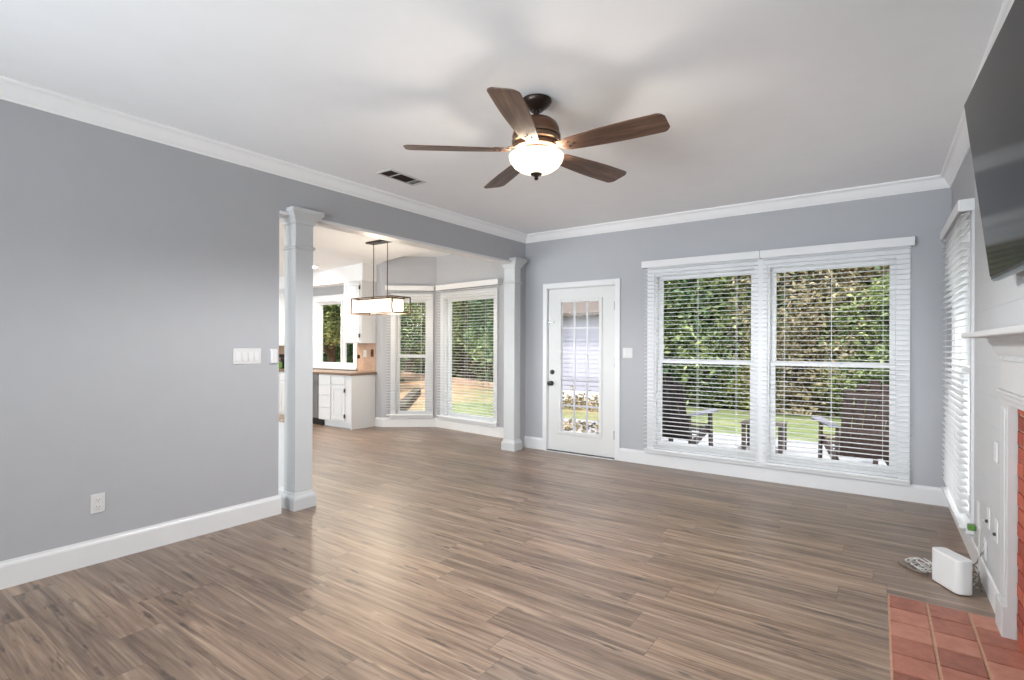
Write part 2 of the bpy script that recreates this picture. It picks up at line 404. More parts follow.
base('baseboard_bay_left', KC, BB, inward(KC, BB)); base('baseboard_bay_center', BB, BA, inward(BB, BA))
base('baseboard_kitchen', (-6.65, 5.6), KC, (0, -1))

# ---------------------------------------------------------------- column and half column
def ring_box(mb, x0, x1, y0, y1, prof):
    """stack of rectangular rings: prof = (grow, z)"""
    vs = []; fs = []
    for g, z in prof: vs += [(x0 - g, y0 - g, z), (x1 + g, y0 - g, z), (x1 + g, y1 + g, z), (x0 - g, y1 + g, z)]
    for i in range(len(prof) - 1):
        for k in range(4): fs.append((i * 4 + k, i * 4 + (k + 1) % 4, i * 4 + 4 + (k + 1) % 4, i * 4 + 4 + k))
    fs.append((3, 2, 1, 0)); m0 = 4 * (len(prof) - 1); fs.append((m0, m0 + 1, m0 + 2, m0 + 3))
    return mb.add(vs, fs)
COLP = [(.022, 0), (.022, .085), (.018, .10), (.008, .115), (.004, .13), (0, .135), (0, 2.085), (.010, 2.092), (.014, 2.102), (.010, 2.112), (0, 2.12),
        (0, 2.285), (.010, 2.292), (.014, 2.31), (.030, 2.335), (.052, 2.362), (.062, 2.372), (.062, 2.40), (.055, 2.404)]
struct('column', ring_box(MB(), -3.94, -3.785, 2.38, 2.535, COLP), MT['column'])
struct('column_half', ring_box(MB(), -3.86, -3.70, 5.30, 5.43, COLP), MT['column'])
hw = snode('half_wall', (-4.45, 2.46, 0))
MB().box(-4.95, -3.945, 2.40, 2.52, 0, .685).build('panel', MT['trim'], hw, world=True)
MB().box(-4.97, -3.945, 2.38, 2.54, .685, .712).build('wood_cap', MT['woodcap'], hw, world=True, bevel=.004)
MB().extr(BSP, (-4.95, 2.40), (-3.965, 2.40), (0, -1)).build('base_trim', MT['trim'], hw, world=True)

# ---------------------------------------------------------------- windows (local: x along wall, y outward, z up)
def window(name, loc, rz, x0, x1, z0, z1, mid=None, casing=.065, stile=.045, mull=None, gl=.075):
    r = snode(name, loc, rz)
    f = MB()
    t = .026
    for a, b, c, d in ((x0, x0 + t, z0, z1), (x1 - t, x1, z0, z1), (x0 + t, x1 - t, z1 - t, z1), (x0 + t, x1 - t, z0, z0 + t)): f.box(a, b, -.002, OUT + .02, c, d)
    if mull: f.box(mull[0], mull[1], .02, OUT, z0 + t, z1 - t)
    f.build('window_frame', MT['trim'], r)
    if casing:
        k = MB()
        k.box(x0 - casing, x0 + .008, -.018, 0, z0 - .03, z1 + casing); k.box(x1 - .008, x1 + casing, -.018, 0, z0 - .03, z1 + casing)
        k.box(x0 + .008, x1 - .008, -.018, 0, z1 - .008, z1 + casing)
        k.build('casing', MT['trim'], r)
        MB().box(x0 - casing - .01, x1 + casing + .01, -.045, .0, z0 - .035, z0 + .004).build('sill', MT['trim'], r, bevel=.004)
    def sash(nm, a, b, c, d, y):
        s = MB(); w_ = stile
        s.box(a, a + w_, y - .018, y + .018, c, d); s.box(b - w_, b, y - .018, y + .018, c, d)
        s.box(a + w_, b - w_, y - .018, y + .018, c, c + w_); s.box(a + w_, b - w_, y - .018, y + .018, d - w_, d)
        so = s.build(nm, MT['trim'], r, bevel=.003)
        MB().box(a + w_, b - w_, y - .003, y + .003, c + w_, d - w_).build('pane', MT['glass'], so)
    spans = [(x0 + t, x1 - t)] if not mull else [(x0 + t, mull[0]), (mull[1], x1 - t)]
    for a, b in spans:
        if mid:
            sash('lower_sash', a, b, z0 + t, mid + .024, gl - .018); sash('upper_sash', a, b, mid - .024, z1 - t, gl + .02)
        else: sash('sash', a, b, z0 + t, z1 - t, gl)
    return r
w1 = window('window_1', (0, YB, 0), 0, *W1, *WZ, mid=1.152, casing=0)
w2 = window('window_2', (0, YB, 0), 0, *W2, *WZ, mid=1.152, casing=0)
tc = snode('trim_6', (0, YB, 0))      # shared casing of the pair
k = MB(); z0, z1 = WZ
k.box(W1[0] - .07, W1[0] + .008, -.018, 0, z0 - .03, z1 + .07); k.box(W2[1] - .008, W2[1] + .07, -.018, 0, z0 - .03, z1 + .07)
k.box(W1[0] + .008, W2[1] - .008, -.018, 0, z1 - .008, z1 + .07); k.box(W1[1] - .008, W2[0] + .008, -.018, 0, z0 - .03, z1 - .008)
k.build('casing', MT['trim'], tc)
MB().box(W1[0] - .085, W2[1] + .075, -.05, 0, z0 - .05, z0 - .012).build('sill', MT['trim'], tc, bevel=.005)
w3 = window('window_3', (XR, 4.84, 0), -PI / 2, -.48, .48, *WZ, mid=1.152)
a1 = math.atan2(BB[1] - KC[1], BB[0] - KC[0]); a2 = math.atan2(BA[1] - BB[1], BA[0] - BB[0])
w4 = window('window_4', (*KC, 0), a1, *B1, *BZ, mid=1.13)
w5 = window('window_5', (*BB, 0), a2, *B2, *BZ)
w6 = window('window_6', (-7.72, 5.6, 0), 0, KW[0] + 7.72, KW[1] + 7.72, KW[2], KW[3], mull=(.135, .155), stile=.048, casing=.085)
w7 = window('unseen_rear_window', (-1.2, YR, 0), PI, -1.64, 1.64 + .12, .1, 2.35, mull=(-.05, .05), casing=.07)  # unseen glazing, added to let fill light in from behind the camera
w8 = window('unseen_kitchen_window', (-7.0, -1.2, 0), PI, -1.825, 1.825, .1, 2.3, mull=(-.05, .05), casing=.07)  # unseen window in front of the kitchen fill lamp

# ---------------------------------------------------------------- blinds
def blind(label, loc, rz, x0, x1, ztop, zbot, tilt=0, proj=.075, cords=3, gap=(0, 0), crown=0, ends=(.03, .03)):
    r = thing('window_blind', label, 'blind', loc, rz, 'white slatted window blinds')
    vx0, vx1 = x0 - ends[0], x1 + ends[1]
    v = MB()
    v.box(vx0, vx1, -proj - .012, -proj, ztop - .075, ztop)
    v.box(vx0, vx0 + .012, -proj, -.0, ztop - .075, ztop); v.box(vx1 - .012, vx1, -proj, -.0, ztop - .075, ztop)
    if crown:
        v.box(vx0 - .006, vx1 + .006, -proj - .026, -proj - .012, ztop - .016, ztop + .004)
        v.box(vx0 - .003, vx1 + .003, -proj - .020, -proj - .012, ztop - .075, ztop - .062)
    v.build('valance', MT['blind'], r, bevel=.003)
    MB().box(x0 + .005, x1 - .005, -proj + .004, -.018, ztop - .06, ztop - .008).build('headrail', MT['blind'], r)
    yc_ = -.044 - .006; hw_ = .0215; n = int((ztop - .085 - zbot - .03) / .0435); s = MB()
    for i in range(n):
        z = ztop - .09 - i * .0435
        ct, st = math.cos(tilt), math.sin(tilt)
        pts = []
        for y, dz in ((-hw_, -.0), (0, .0022), (hw_, 0)):
            pts.append((yc_ + y * ct, z + y * st + dz))
        vs = []
        for x in (x0 + random.uniform(-.0015, .0015), x1 + random.uniform(-.0015, .0015)):
            for y, zz in pts: vs.append((x, y, zz))
            for y, zz in reversed(pts): vs.append((x, y, zz - .0028))
        s.add(vs, [(5, 4, 3, 2, 1, 0), (6, 7, 8, 9, 10, 11)] + [(i_, (i_ + 1) % 6, 6 + (i_ + 1) % 6, 6 + i_) for i_ in range(6)])
    s.build('slats', MT['blind'], r)
    MB().box(x0, x1, yc_ - .025, yc_ + .025, zbot, zbot + .018).build('bottom_rail', MT['blind'], r, bevel=.004)
    for i in range(cords):
        x = x0 + (x1 - x0) * ((i + .5) / cords if cords > 2 else (.25, .75)[i])
        c = MB(); c.box(x - .0012, x + .0012, yc_ - hw_ - .002, yc_ - hw_ - .0008, zbot + .018, ztop - .06); c.box(x - .0012, x + .0012, yc_ + hw_ + .0008, yc_ + hw_ + .002, zbot + .018, ztop - .06)
        c.build('ladder_cord', MT['blind'], r)
    return r
blind('white slatted blind over the left one of the paired back wall windows', (0, YB, 0), 0, -2.105, -.965, 2.248, .172, ends=(.03, .022))
blind('white slatted blind over the right one of the paired back wall windows', (0, YB, 0), 0, -.918, .228, 2.248, .172, ends=(.022, .025))
blind('bright white slatted blind on the side wall window beside the television', (XR, 4.84, 0), -PI / 2, -.555, .565, 2.242, .185, tilt=.14, cords=2, ends=(.015, .015))
blind('white slatted blind on the narrow bay window behind the hanging light', (*KC, 0), a1, .085, .815, 2.255, .185, crown=1, cords=2, ends=(.02, .02))
blind('white slatted blind on the wide bay window beside the half column', (*BB, 0), a2, .10, 1.40, 2.255, .185, crown=1, ends=(.02, .04))

# ---------------------------------------------------------------- back door
dr = snode('door_1', (-2.935, YB, 0))
k = MB()
k.box(DX0 - .048, DX0 + .012, YB - .02, YB, 0, DZ + .052); k.box(DX1 - .012, DX1 + .05, YB - .02, YB, 0, DZ + .052); k.box(DX0 + .012, DX1 - .012, YB - .02, YB, DZ - .012, DZ + .052)
k.build('casing', MT['trim'], dr, world=True, bevel=.005)
k = MB(); k.box(DX0, DX0 + .018, YB, YB + OUT, 0, DZ); k.box(DX1 - .018, DX1, YB, YB + OUT, 0, DZ); k.box(DX0 + .018, DX1 - .018, YB, YB + OUT, DZ - .018, DZ)
k.build('jamb', MT['trim'], dr, world=True)
gx0, gx1, gz0, gz1 = -3.205, -2.685, .262, 1.85
sx0, sx1, sz0, sz1, sy0, sy1 = -3.383, -2.487, .016, 2.018, YB + .012, YB + .056
k = MB()
for a, b, c, d in ((sx0, gx0, sz0, sz1), (gx1, sx1, sz0, sz1), (gx0, gx1, sz0, gz0), (gx0, gx1, gz1, sz1)): k.box(a, b, sy0, sy1, c, d)
slab = k.build('door_panel', MT['door'], dr, world=True)
k = MB(); e = .038
for a, b, c, d in ((gx0 - e, gx0 + .004, gz0 - e, gz1 + e), (gx1 - .004, gx1 + e, gz0 - e, gz1 + e), (gx0 + .004, gx1 - .004, gz0 - e, gz0 + .004), (gx0 + .004, gx1 - .004, gz1 - .004, gz1 + e)):
    k.box(a, b, sy0 - .014, sy0 + .004, c, d)
k.build('glass_frame', MT['door'], dr, world=True, bevel=.006)
MB().box(gx0, gx1, sy0 + .010, sy0 + .016, gz0, gz1).build('glass', MT['doorglass'], dr, world=True)
k = MB()
for i in (1, 2): x = gx0 + (gx1 - gx0) * i / 3; k.box(x - .011, x + .011, sy0 + .022, sy0 + .034, gz0, gz1)
for i in (1, 2, 3, 4): z = gz0 + (gz1 - gz0) * i / 5; k.box(gx0, gx1, sy0 + .0225, sy0 + .0335, z - .011, z + .011)
k.build('muntin_grid', MT['door'], dr, world=True)
kn = MB().lathe([(.031, 0), (.031, .006), (.024, .010), (.011, .016), (.011, .032), (.022, .040), (.029, .052), (.027, .064), (.014, .070)], 20)
kn.xf(Matrix.Translation((-3.338, sy0, .845)) @ Matrix.Rotation(PI / 2, 4, 'X')); kn.build('knob', MT['black'], dr, smooth=True, world=True)
kn = MB().lathe([(.030, 0), (.030, .008), (.025, .013), (.010, .014)], 20); kn.box(-.005, .005, -.016, .016, .013, .026)
kn.xf(Matrix.Translation((-3.326, sy0, .985)) @ Matrix.Rotation(PI / 2, 4, 'X')); kn.build('deadbolt', MT['black'], dr, smooth=True, world=True)
MB().box(-3.40, -3.30, sy0 - .020, sy0 - .002, 1.601, 1.618).build('flip_latch', MT['steel'], dr, world=True, bevel=.003)
for z in (.28, 1.12, 1.78):
    h = MB(); h.tube([(-2.485, sy0 - .006, z - .05), (-2.485, sy0 - .006, z + .05)], .007, 8); h.box(-2.500, -2.470, sy0 - .004, sy0 - .0005, z - .05, z + .05); h.build('hinge', MT['steel'], dr, world=True)
MB().box(DX0 + .018, DX1 - .018, YB - .028, YB + OUT, 0, .013).build('threshold', MT['black'], dr, world=True)
MB().box(DX0 + .0, DX1 - .0, YB - .036, YB - .029, 0, .010).build('threshold_strip', MT['trim'], dr, world=True)

# ---------------------------------------------------------------- wall plates
def place_wall(px, py, pz, rz, name, label, cat, group=None): return thing(name, label, cat, (px, py, pz), rz, group)
def switch_plate(name, label, loc, rz, n):
    r = thing(name, label, 'light switch', loc, rz)
    W = .045 * n + .028
    MB().box(-W / 2, W / 2, -.006, 0, -.058, .058).build('cover_plate', MT['plate'], r, bevel=.003)
    for i in range(n):
        x = (i - (n - 1) / 2) * .046
        m = MB(); m.add([(x - .0165, -.006, -.034), (x + .0165, -.006, -.034), (x + .0165, -.006, .034), (x - .0165, -.006, .034),
                         (x - .0165, -.013, -.034), (x + .0165, -.013, -.034), (x + .0165, -.0075, .034), (x - .0165, -.0075, .034)],
                        [(3, 2, 1, 0), (4, 5, 6, 7), (0, 1, 5, 4), (1, 2, 6, 5), (2, 3, 7, 6), (3, 0, 4, 7)])
        m.build('rocker', MT['plastic'], r)
    return r
def outlet(name, label, loc, rz, group=None, cover=None):
    r = thing(name, label, 'outlet', loc, rz, group)
    MB().box(-.036, .036, -.006, 0, -.058, .058).build('cover_plate', cover or MT['plate'], r, bevel=.003)
    for z in (-.021, .021):
        q = MB().box(-.016, .016, -.009, -.005, z - .014, z + .014).build('receptacle', MT['plastic'], r, bevel=.004)
        m = MB(); m.box(-.008, -.0055, -.0097, -.0088, z - .002, z + .007); m.box(.0055, .008, -.0097, -.0088, z - .002, z + .007); m.box(-.002, .002, -.0097, -.0088, z - .010, z - .006)
        m.build('slot', MT['slot'], q)
    return r
RL, RB, RR = PI / 2, 0, -PI / 2      # plates on the left, back, right wall (local -y faces the room)
switch_plate('light_switch', 'wide four-gang white rocker switch plate on the long left wall', (XLF(2.014), 2.014, 1.233), RL, 4)
switch_plate('light_switch', 'white double rocker switch plate between the back door and the windows', (-2.327, YB, 1.236), RB, 2)
outlet('wall_outlet', 'white duplex outlet low on the long left wall', (XLF(1.121), 1.121, .359), RL)
ws = thing('remote_cradle', 'small white rounded remote holder at the end of the left wall', 'remote', (XLF(2.213), 2.213, 1.229), RL)
MB().box(-.03, .03, -.006, 0, -.058, .058).build('back_plate', MT['plate'], ws, bevel=.003)
MB().box(-.027, .027, -.026, -.006, -.055, .055).build('body', MT['plastic'], ws, bevel=.012, seg=3)

# right wall plates beside the mantel
def blank_plate(label, y, z, hh, dots=0, cat='wall plate'):
    r = thing('wall_plate', label, cat, (XS, y, z), RR)
    MB().box(-.036, .036, -.007, 0, -hh, hh).build('cover_plate', MT['plate'], r, bevel=.003)
    for i in range(dots):
        j = MB().lathe([(.009, 0), (.009, .006), (.006, .012)], 12); j.xf(Matrix.Translation((0, -.006, -.02 + .04 * i)) @ Matrix.Rotation(PI / 2, 4, 'X')); j.build('socket', MT['slot'], r)
    return r
blank_plate('tall white wall plate nearest the side window blind', 4.04, .345, .075)
blank_plate('white wall plate with dark cable socket, middle one beside the mantel', 3.695, .42, .058, 1)
blank_plate('white wall plate with dark cable socket nearest the mantel leg', 3.47, .417, .058, 1)
blank_plate('white wall plate higher up beside the mantel leg', 3.49, .80, .05)
outlet('wall_outlet', 'white duplex outlet just above the baseboard behind the white box', (XS, 3.80, .222), RR)
gp = thing('plug_adapter', 'small green plug under the side window blind', 'plug', (XS, 4.15, .235), RR)
MB().box(-.022, .022, -.04, 0, -.018, .018).build('plug_body', MT['green'], gp, bevel=.008)

# ---------------------------------------------------------------- ceiling fan
FX, FY_ = -1.610, 2.520
fan = thing('ceiling_fan', 'five-blade walnut ceiling fan with lit glass bowl', 'ceiling fan', (FX, FY_, ZC))
MB().lathe([(.075, 0), (.086, -.004), (.086, -.016), (.078, -.030), (.060, -.046), (.040, -.060), (.034, -.066)], 36).build('canopy', MT['bronze'], fan, smooth=True)
MB().lathe([(.030, -.060), (.016, -.064), (.016, -.108), (.034, -.112), (.034, -.122)], 20).build('downrod', MT['bronze'], fan, smooth=True)
MB().lathe([(.03, -.112), (.066, -.114), (.096, -.124), (.118, -.142), (.130, -.168), (.133, -.196), (.131, -.204)], 40).build('motor_housing', MT['bronze2'], fan, smooth=True)
MB().lathe([(.131, -.204), (.139, -.206), (.139, -.218), (.131, -.221), (.133, -.235), (.141, -.238), (.141, -.250), (.128, -.256)], 40).build('trim_band', MT['bronzeL'], fan, smooth=True)
MB().lathe([(.120, -.256), (.128, -.262), (.128, -.284), (.110, -.292)], 40).build('hub_ring', MT['bronze2'], fan, smooth=True)
MB().lathe([(.084, -.290), (.092, -.294), (.092, -.304), (.080, -.308)], 40).build('light_fitter', MT['bronzeL'], fan, smooth=True)
MB().lathe([(.152, -.320), (.158, -.323), (.157, -.335), (.149, -.358), (.130, -.383), (.100, -.405), (.064, -.420), (.024, -.427), (.016, -.428)], 40, cap=False).build('light_bowl', MT['bowl'], fan, smooth=True)
MB().lathe([(.030, -.422), (.034, -.428), (.030, -.434), (.014, -.438), (.010, -.446), (.013, -.452), (.009, -.460), (.002, -.463)], 20).build('finial', MT['bronze'], fan, smooth=True)
def blade_mesh():
    R0, R1 = .150, .752; n = 60; vs = []; fs = []
    rows = []
    for i in range(n + 1):
        t = i / n; x = R0 + (R1 - R0) * t
        wd = .050 + .030 * math.sin(min(1, t * 1.35) * PI / 2)
        if t > .93: wd *= max(.0, 1 - ((t - .93) / .07) ** 2.6 * .42)
        if t < .08: wd *= .55 + .45 * t / .08
        rows.append((x, wd))
    th = .006
    for x, wd in rows:
        vs += [(x, -wd, th / 2), (x, wd, th / 2), (x, wd, -th / 2), (x, -wd, -th / 2)]
    for i in range(n):
        for k_ in range(4): fs.append((i * 4 + k_, i * 4 + (k_ + 1) % 4, i * 4 + 4 + (k_ + 1) % 4, i * 4 + 4 + k_))
    fs.append((3, 2, 1, 0)); fs.append((n * 4, n * 4 + 1, n * 4 + 2, n * 4 + 3))
    return MB().add(vs, fs)
pitch = math.radians(-12)
for i in range(5):
    a = .0497 + i * 2 * PI / 5
    if i == 0:
        b0 = blade_mesh().build('blade', MT['blade'], fan, bevel=.002)
        ir = MB(); ir.bar((.105, 0, .022), (.165, 0, .012), .05, .010); ir.prism([(.155, -.022), (.24, -.034), (.262, 0), (.24, .034), (.155, .022)], .004, .010)
        i0 = ir.build('blade_iron', MT['bronzeL'], b0, bevel=.002)
        for sx, sy in ((.205, -.018), (.205, .018), (.238, 0)):
            MB().lathe([(.006, -.0065), (.006, -.003), (.003, -.002)], 10, (sx, sy, 0)).build('screw', MT['bronzeL'] if sy < 0 else MT['bronze'], b0)
        b = b0
    else: b = copy_tree(b0, fan)
    b.location = (0, 0, -.2936); b.rotation_euler = Matrix.Rotation(a, 3, 'Z').to_euler()
    b.rotation_euler = (Matrix.Rotation(a, 3, 'Z') @ Matrix.Rotation(pitch, 3, 'X')).to_euler()
light('fan_lamp', 'POINT', (FX, FY_, ZC - .350), 8, (1, .90, .76), shadow_soft_size=.03)
light('fan_bowl_lamp', 'SPOT', (FX, FY_, ZC - .475), 92, (.98, .975, .98), spot_size=math.radians(172), spot_blend=.35, shadow_soft_size=.14)

# ---------------------------------------------------------------- ceiling vent
vc = (-3.285, 3.04, ZC)
ve = thing('air_vent', 'white ceiling air vent with dark louvered openings', 'air vent', vc)
k = MB(); hx, hy = .085, .205
k.box(-hx, -hx + .018, -hy, hy, -.008, 0); k.box(hx - .018, hx, -hy, hy, -.008, 0); k.box(-hx + .018, hx - .018, -hy, -hy + .02, -.008, 0); k.box(-hx + .018, hx - .018, hy - .02, hy, -.008, 0)
k.box(-hx + .018, hx - .018, -.085, -.073, -.008, 0); k.box(-hx + .018, hx - .018, .105, .117, -.008, 0)
k.build('frame', MT['vent'], ve, bevel=.002)
MB().box(-hx + .012, hx - .012, -hy + .012, hy - .012, -.0015, 0).build('backing', MT['ventdark'], ve)
for y0, y1, tl in ((-hy + .02, -.085, .9), (-.073, .105, .6), (.117, hy - .02, -.7)):
    k = MB(); n = max(3, int((hx * 2 - .036) / .017))
    for i in range(n):
        x = -hx + .018 + (i + .5) * (hx * 2 - .036) / n
        k.bar((x, y0, -.004), (x, y1, -.004), .0015, .009, (math.sin(tl), 0, math.cos(tl)))
    k.build('louver', MT['ventdark'] if tl > 0 else MT['vent'], ve)

# ---------------------------------------------------------------- linear chandelier
CXc, CYc = -5.515, 4.72
ch = thing('chandelier', 'rectangular bronze chandelier with lit crystal rods over the breakfast nook', 'chandelier', (CXc, CYc, ZC))
MB().box(-.23, .23, -.07, .07, -.034, 0).build('canopy', MT['bronze'], ch, bevel=.006)
for s in (-1, 1): MB().tube([(s * .14, 0, -.03), (s * .14, 0, -.785)], .0055, 10).build('rod', MT['bronze2'], ch, smooth=True)
zt, zb_ = -.785, -.995; hx, hy = .41, .158; k = MB(); t = .0065
for z in (zt, zb_):
    for sy in (-1, 1): k.box(-hx, hx, sy * hy - t, sy * hy + t, z - t, z + t)
    for sx in (-1, 1): k.box(sx * hx - t, sx * hx + t, -hy, hy, z - t, z + t)
for sx in (-1, 1):
    for sy in (-1, 1): k.box(sx * hx - t, sx * hx + t, sy * hy - t, sy * hy + t, zb_, zt)
k.box(-hx, hx, -.012, .012, zt - .006, zt + .006)
k.build('frame', MT['bronzeL'], ch)
mcry, nt, b = mat('crystal'); out = nt.nodes['Material Output']
b.inputs['Base Color'].default_value = (1, .98, .94, 1); b.inputs['Roughness'].default_value = .08
tl_ = nd(nt, 'ShaderNodeBsdfTranslucent'); tl_.inputs[0].default_value = (1, .97, .9, 1)
tp = nd(nt, 'ShaderNodeBsdfTransparent'); m1 = nd(nt, 'ShaderNodeMixShader', i_0=.45); m2 = nd(nt, 'ShaderNodeMixShader', i_0=.35)
nt.links.new(b.outputs[0], m1.inputs[1]); nt.links.new(tl_.outputs[0], m1.inputs[2]); nt.links.new(m1.outputs[0], m2.inputs[1]); nt.links.new(tp.outputs[0], m2.inputs[2]); nt.links.new(m2.outputs[0], out.inputs[0])
k = MB(); cx_, cy_ = .335, .105
def rodx(x, y): k.prism([(x + .008 * math.cos(q * PI / 3), y + .008 * math.sin(q * PI / 3)) for q in range(6)], zb_ + .022 + random.uniform(0, .012), zt - .022)
n = 30
for i in range(n + 1):
    for s in (-1, 1): rodx(-cx_ + 2 * cx_ * i / n, s * cy_)
for i in range(1, 9):
    for s in (-1, 1): rodx(s * cx_, -cy_ + 2 * cy_ * i / 9)
k.build('crystal_curtain', mcry, ch)
k = MB(); t = .004
for z in (zt - .02,):
    for s in (-1, 1): k.box(-cx_, cx_, s * cy_ - t, s * cy_ + t, z - t, z + t); k.box(s * cx_ - t, s * cx_ + t, -cy_, cy_, z - t, z + t)
    for x in (-.3, 0, .3): k.box(x - t, x + t, -hy, hy, z + .001, z + .014)
k.build('crystal_rail', MT['bronzeL'], ch)
for i in range(4):
    x = -.26 + i * .1733
    so = MB().lathe([(.012, -.803), (.012, -.842)], 12, (x, 0, 0)).build('lamp_socket', MT['bronze'], ch)
    MB().lathe([(.008, -.842), (.015, -.855), (.019, -.879), (.014, -.907), (.004, -.922)], 14, (x, 0, 0)).build('bulb', MT['bulb'], so, smooth=True)
light('chandelier_lamp', 'POINT', (CXc, CYc, ZC - 1.06), 17, (1, .86, .68), shadow_soft_size=.22)

# recessed kitchen light, then an added fill spot
def can(label, x, y, z, tiltx=0, pw=16):
    r = thing('recessed_light', label, 'recessed light', (x, y, z)); r.rotation_euler = (tiltx, 0, 0)
    MB().lathe([(.062, -.001), (.085, -.003), (.090, -.006), (.088, 0)], 28).build('trim_ring', MT['trim'], r, smooth=True)
    MB().lathe([(.064, -.004), (.03, -.007), (.001, -.008)], 28).build('lens', MT['can'], r, smooth=True)
    light('recessed_lamp', 'SPOT', (x, y, z - .03), pw, (1, .90, .76), spot_size=math.radians(150), spot_blend=.6, shadow_soft_size=.06)
def zsl(x, y): return ZC - .0006 - drop(x) * sst(3.9, 5.35, y)
can('glowing recessed ceiling light in front of the kitchen soffit', -7.55, 5.05, zsl(-7.55, 5.05), -math.atan(.13), 75)
light('kitchen_warm_fill', 'SPOT', (-8.9, 4.0, ZC - .04), 80, (1, .90, .76), spot_size=math.radians(150), spot_blend=.6, shadow_soft_size=.08)  # unseen spot without a fixture, added as warm fill

# ---------------------------------------------------------------- television
BL = Vector((.399, 3.05, 1.6145)); TL = Vector((.3095, 3.05, 2.404))
upv = (TL - BL).normalized(); sw = math.radians(2.2); alng = Vector((math.sin(sw), -math.cos(sw), 0))
nrm = alng.cross(upv).normalized()
if nrm.x > 0: nrm = -nrm
TW, TH = 1.45, (TL - BL).length
tv = thing('television', 'large black flat television tilted forward on the wall above the mantel', 'television', tuple(BL))
def tvbox(u0, u1, v0, v1, d0, d1, name, m, parent=tv, **kk):
    mb = MB(); vs = []
    for d in (d0, d1):
        for u, v in ((u0, v0), (u1, v0), (u1, v1), (u0, v1)): vs.append(tuple(alng * u + upv * v - nrm * d))
    mb.add(vs, [(3, 2, 1, 0), (4, 5, 6, 7), (0, 1, 5, 4), (1, 2, 6, 5), (2, 3, 7, 6), (3, 0, 4, 7)])
    return mb.build(name, m, parent, **kk)
tvbox(0, TW, 0, TH, .004, .026, 'bezel', MT['tvbezel'], bevel=.002)
tvbox(.008, TW - .008, .014, TH - .008, 0, .004, 'screen', MT['tvscreen'])
tvbox(.02, TW - .02, -.010, 0, .004, .026, 'lower_edge', MT['tvtrim'], bevel=.002)
tvbox(.15, TW - .15, .18, .5, .026, .040, 'back_case', MT['tvbezel'], bevel=.01)
mb = MB(); cx0 = BL + alng * (TW / 2) + upv * .42
mb.box(XR - .03, XS, cx0.y - .22, cx0.y + .22, cx0.z - .12, cx0.z + .12); mb.box(cx0.x + .045, XR - .02, cx0.y - .06, cx0.y + .06, cx0.z - .05, cx0.z + .05)
mb.build('wall_bracket', MT['black'], tv, world=True)

# ---------------------------------------------------------------- fireplace
Y0, Y1 = 1.44, 3.352
mt = thing('fireplace_mantel', 'white painted mantel with crown moulding and shelf around the brick fireplace', 'mantel', (XR, 2.4, 0))
LX = .472
for a, b in ((3.20, Y1), (Y0, 1.60)):
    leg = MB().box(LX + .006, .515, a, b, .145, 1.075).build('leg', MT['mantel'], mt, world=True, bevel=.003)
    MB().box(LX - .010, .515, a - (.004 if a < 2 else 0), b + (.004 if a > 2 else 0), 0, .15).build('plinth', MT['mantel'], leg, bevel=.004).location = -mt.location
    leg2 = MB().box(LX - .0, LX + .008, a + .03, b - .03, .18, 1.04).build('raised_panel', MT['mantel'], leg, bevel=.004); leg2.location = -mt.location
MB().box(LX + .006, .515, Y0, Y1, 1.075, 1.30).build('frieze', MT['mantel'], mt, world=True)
FRP = [(0, 1.068), (.004, 1.068), (.006, 1.08), (.012, 1.095), (.014, 1.108), (.018, 1.114), (.018, 1.126), (0, 1.126)]
MB().extr(FRP, (LX + .006, Y0 + .01), (LX + .006, Y1 - .01), (-1, 0)).build('architrave', MT['mantel'], mt, world=True)
CP = [(0, 1.27), (.006, 1.27), (.008, 1.284), (.012, 1.290), (.018, 1.302), (.028, 1.325), (.034, 1.338), (.042, 1.345), (.044, 1.368), (0, 1.368)]
k = MB().extr(CP, (LX + .006, Y0 - .03), (LX + .006, Y1 + .03), (-1, 0)); k.box(LX + .006, XR, Y1, Y1 + .03, 1.31, 1.368); k.box(LX + .006, XR, Y0 - .03, Y0, 1.31, 1.368)
k.build('crown_moulding', MT['mantel'], mt, world=True)
k = MB()
for i in range(60):
    y = Y0 + .02 + i * (Y1 - Y0 - .04) / 60; k.box(LX - .006, LX + .006, y, y + .018, 1.262, 1.280)
k.build('dentil_row', MT['mantel'], mt, world=True)
MB().box(.352, XR, 1.265, 3.535, 1.366, 1.392).build('shelf', MT['mantel'], mt, world=True, bevel=.006)
fs = snode('fireplace_surround', (.56, 2.4, 0))
def bricks(mb, axis, fixed, u0, u1, z0, z1, hole=None, bu=.2, bz=.068, t=.012, sgn=-1):
    rz_ = 0; z = z0
    while z < z1 - .01:
        u = u0 - (bu / 2 if rz_ % 2 else 0)
        while u < u1:
            a, b, c, d = max(u, u0) + .005, min(u + bu, u1) - .005, z + .005, min(z + bz, z1) - .005
            if b - a > .02 and d - c > .02 and not (hole and a < hole[1] and b > hole[0] and c < hole[3]):
                mb.box(fixed + (sgn * t if sgn < 0 else 0), fixed + (0 if sgn < 0 else t), a, b, c, d)
            u += bu
        z += bz; rz_ += 1
k = MB(); bricks(k, 1, .522, 1.59, 3.21, 0, 1.10, hole=(1.95, 2.85, 0, .74), t=.010); k.build('brick_face', MT['brick'], fs, world=True, bevel=.002)
k = MB()
for a, b, c, d in ((1.57, 1.95, 0, 1.12), (2.85, 3.23, 0, 1.12), (1.95, 2.85, .74, 1.12)): k.box(.521, .64, a, b, c, d)
k.build('mortar_face', MT['mortar'], fs, world=True)
k = MB(); k.box(1.05, 1.1, 1.9, 2.9, 0, .8); k.box(.64, 1.05, 1.9, 1.95, 0, .8); k.box(.64, 1.05, 2.85, 2.9, 0, .8); k.box(.64, 1.1, 1.9, 2.9, .74, .8); k.box(.60, 1.1, 1.9, 2.9, -.05, 0.002)
k.build('firebox', MT['firebox'], fs, world=True)
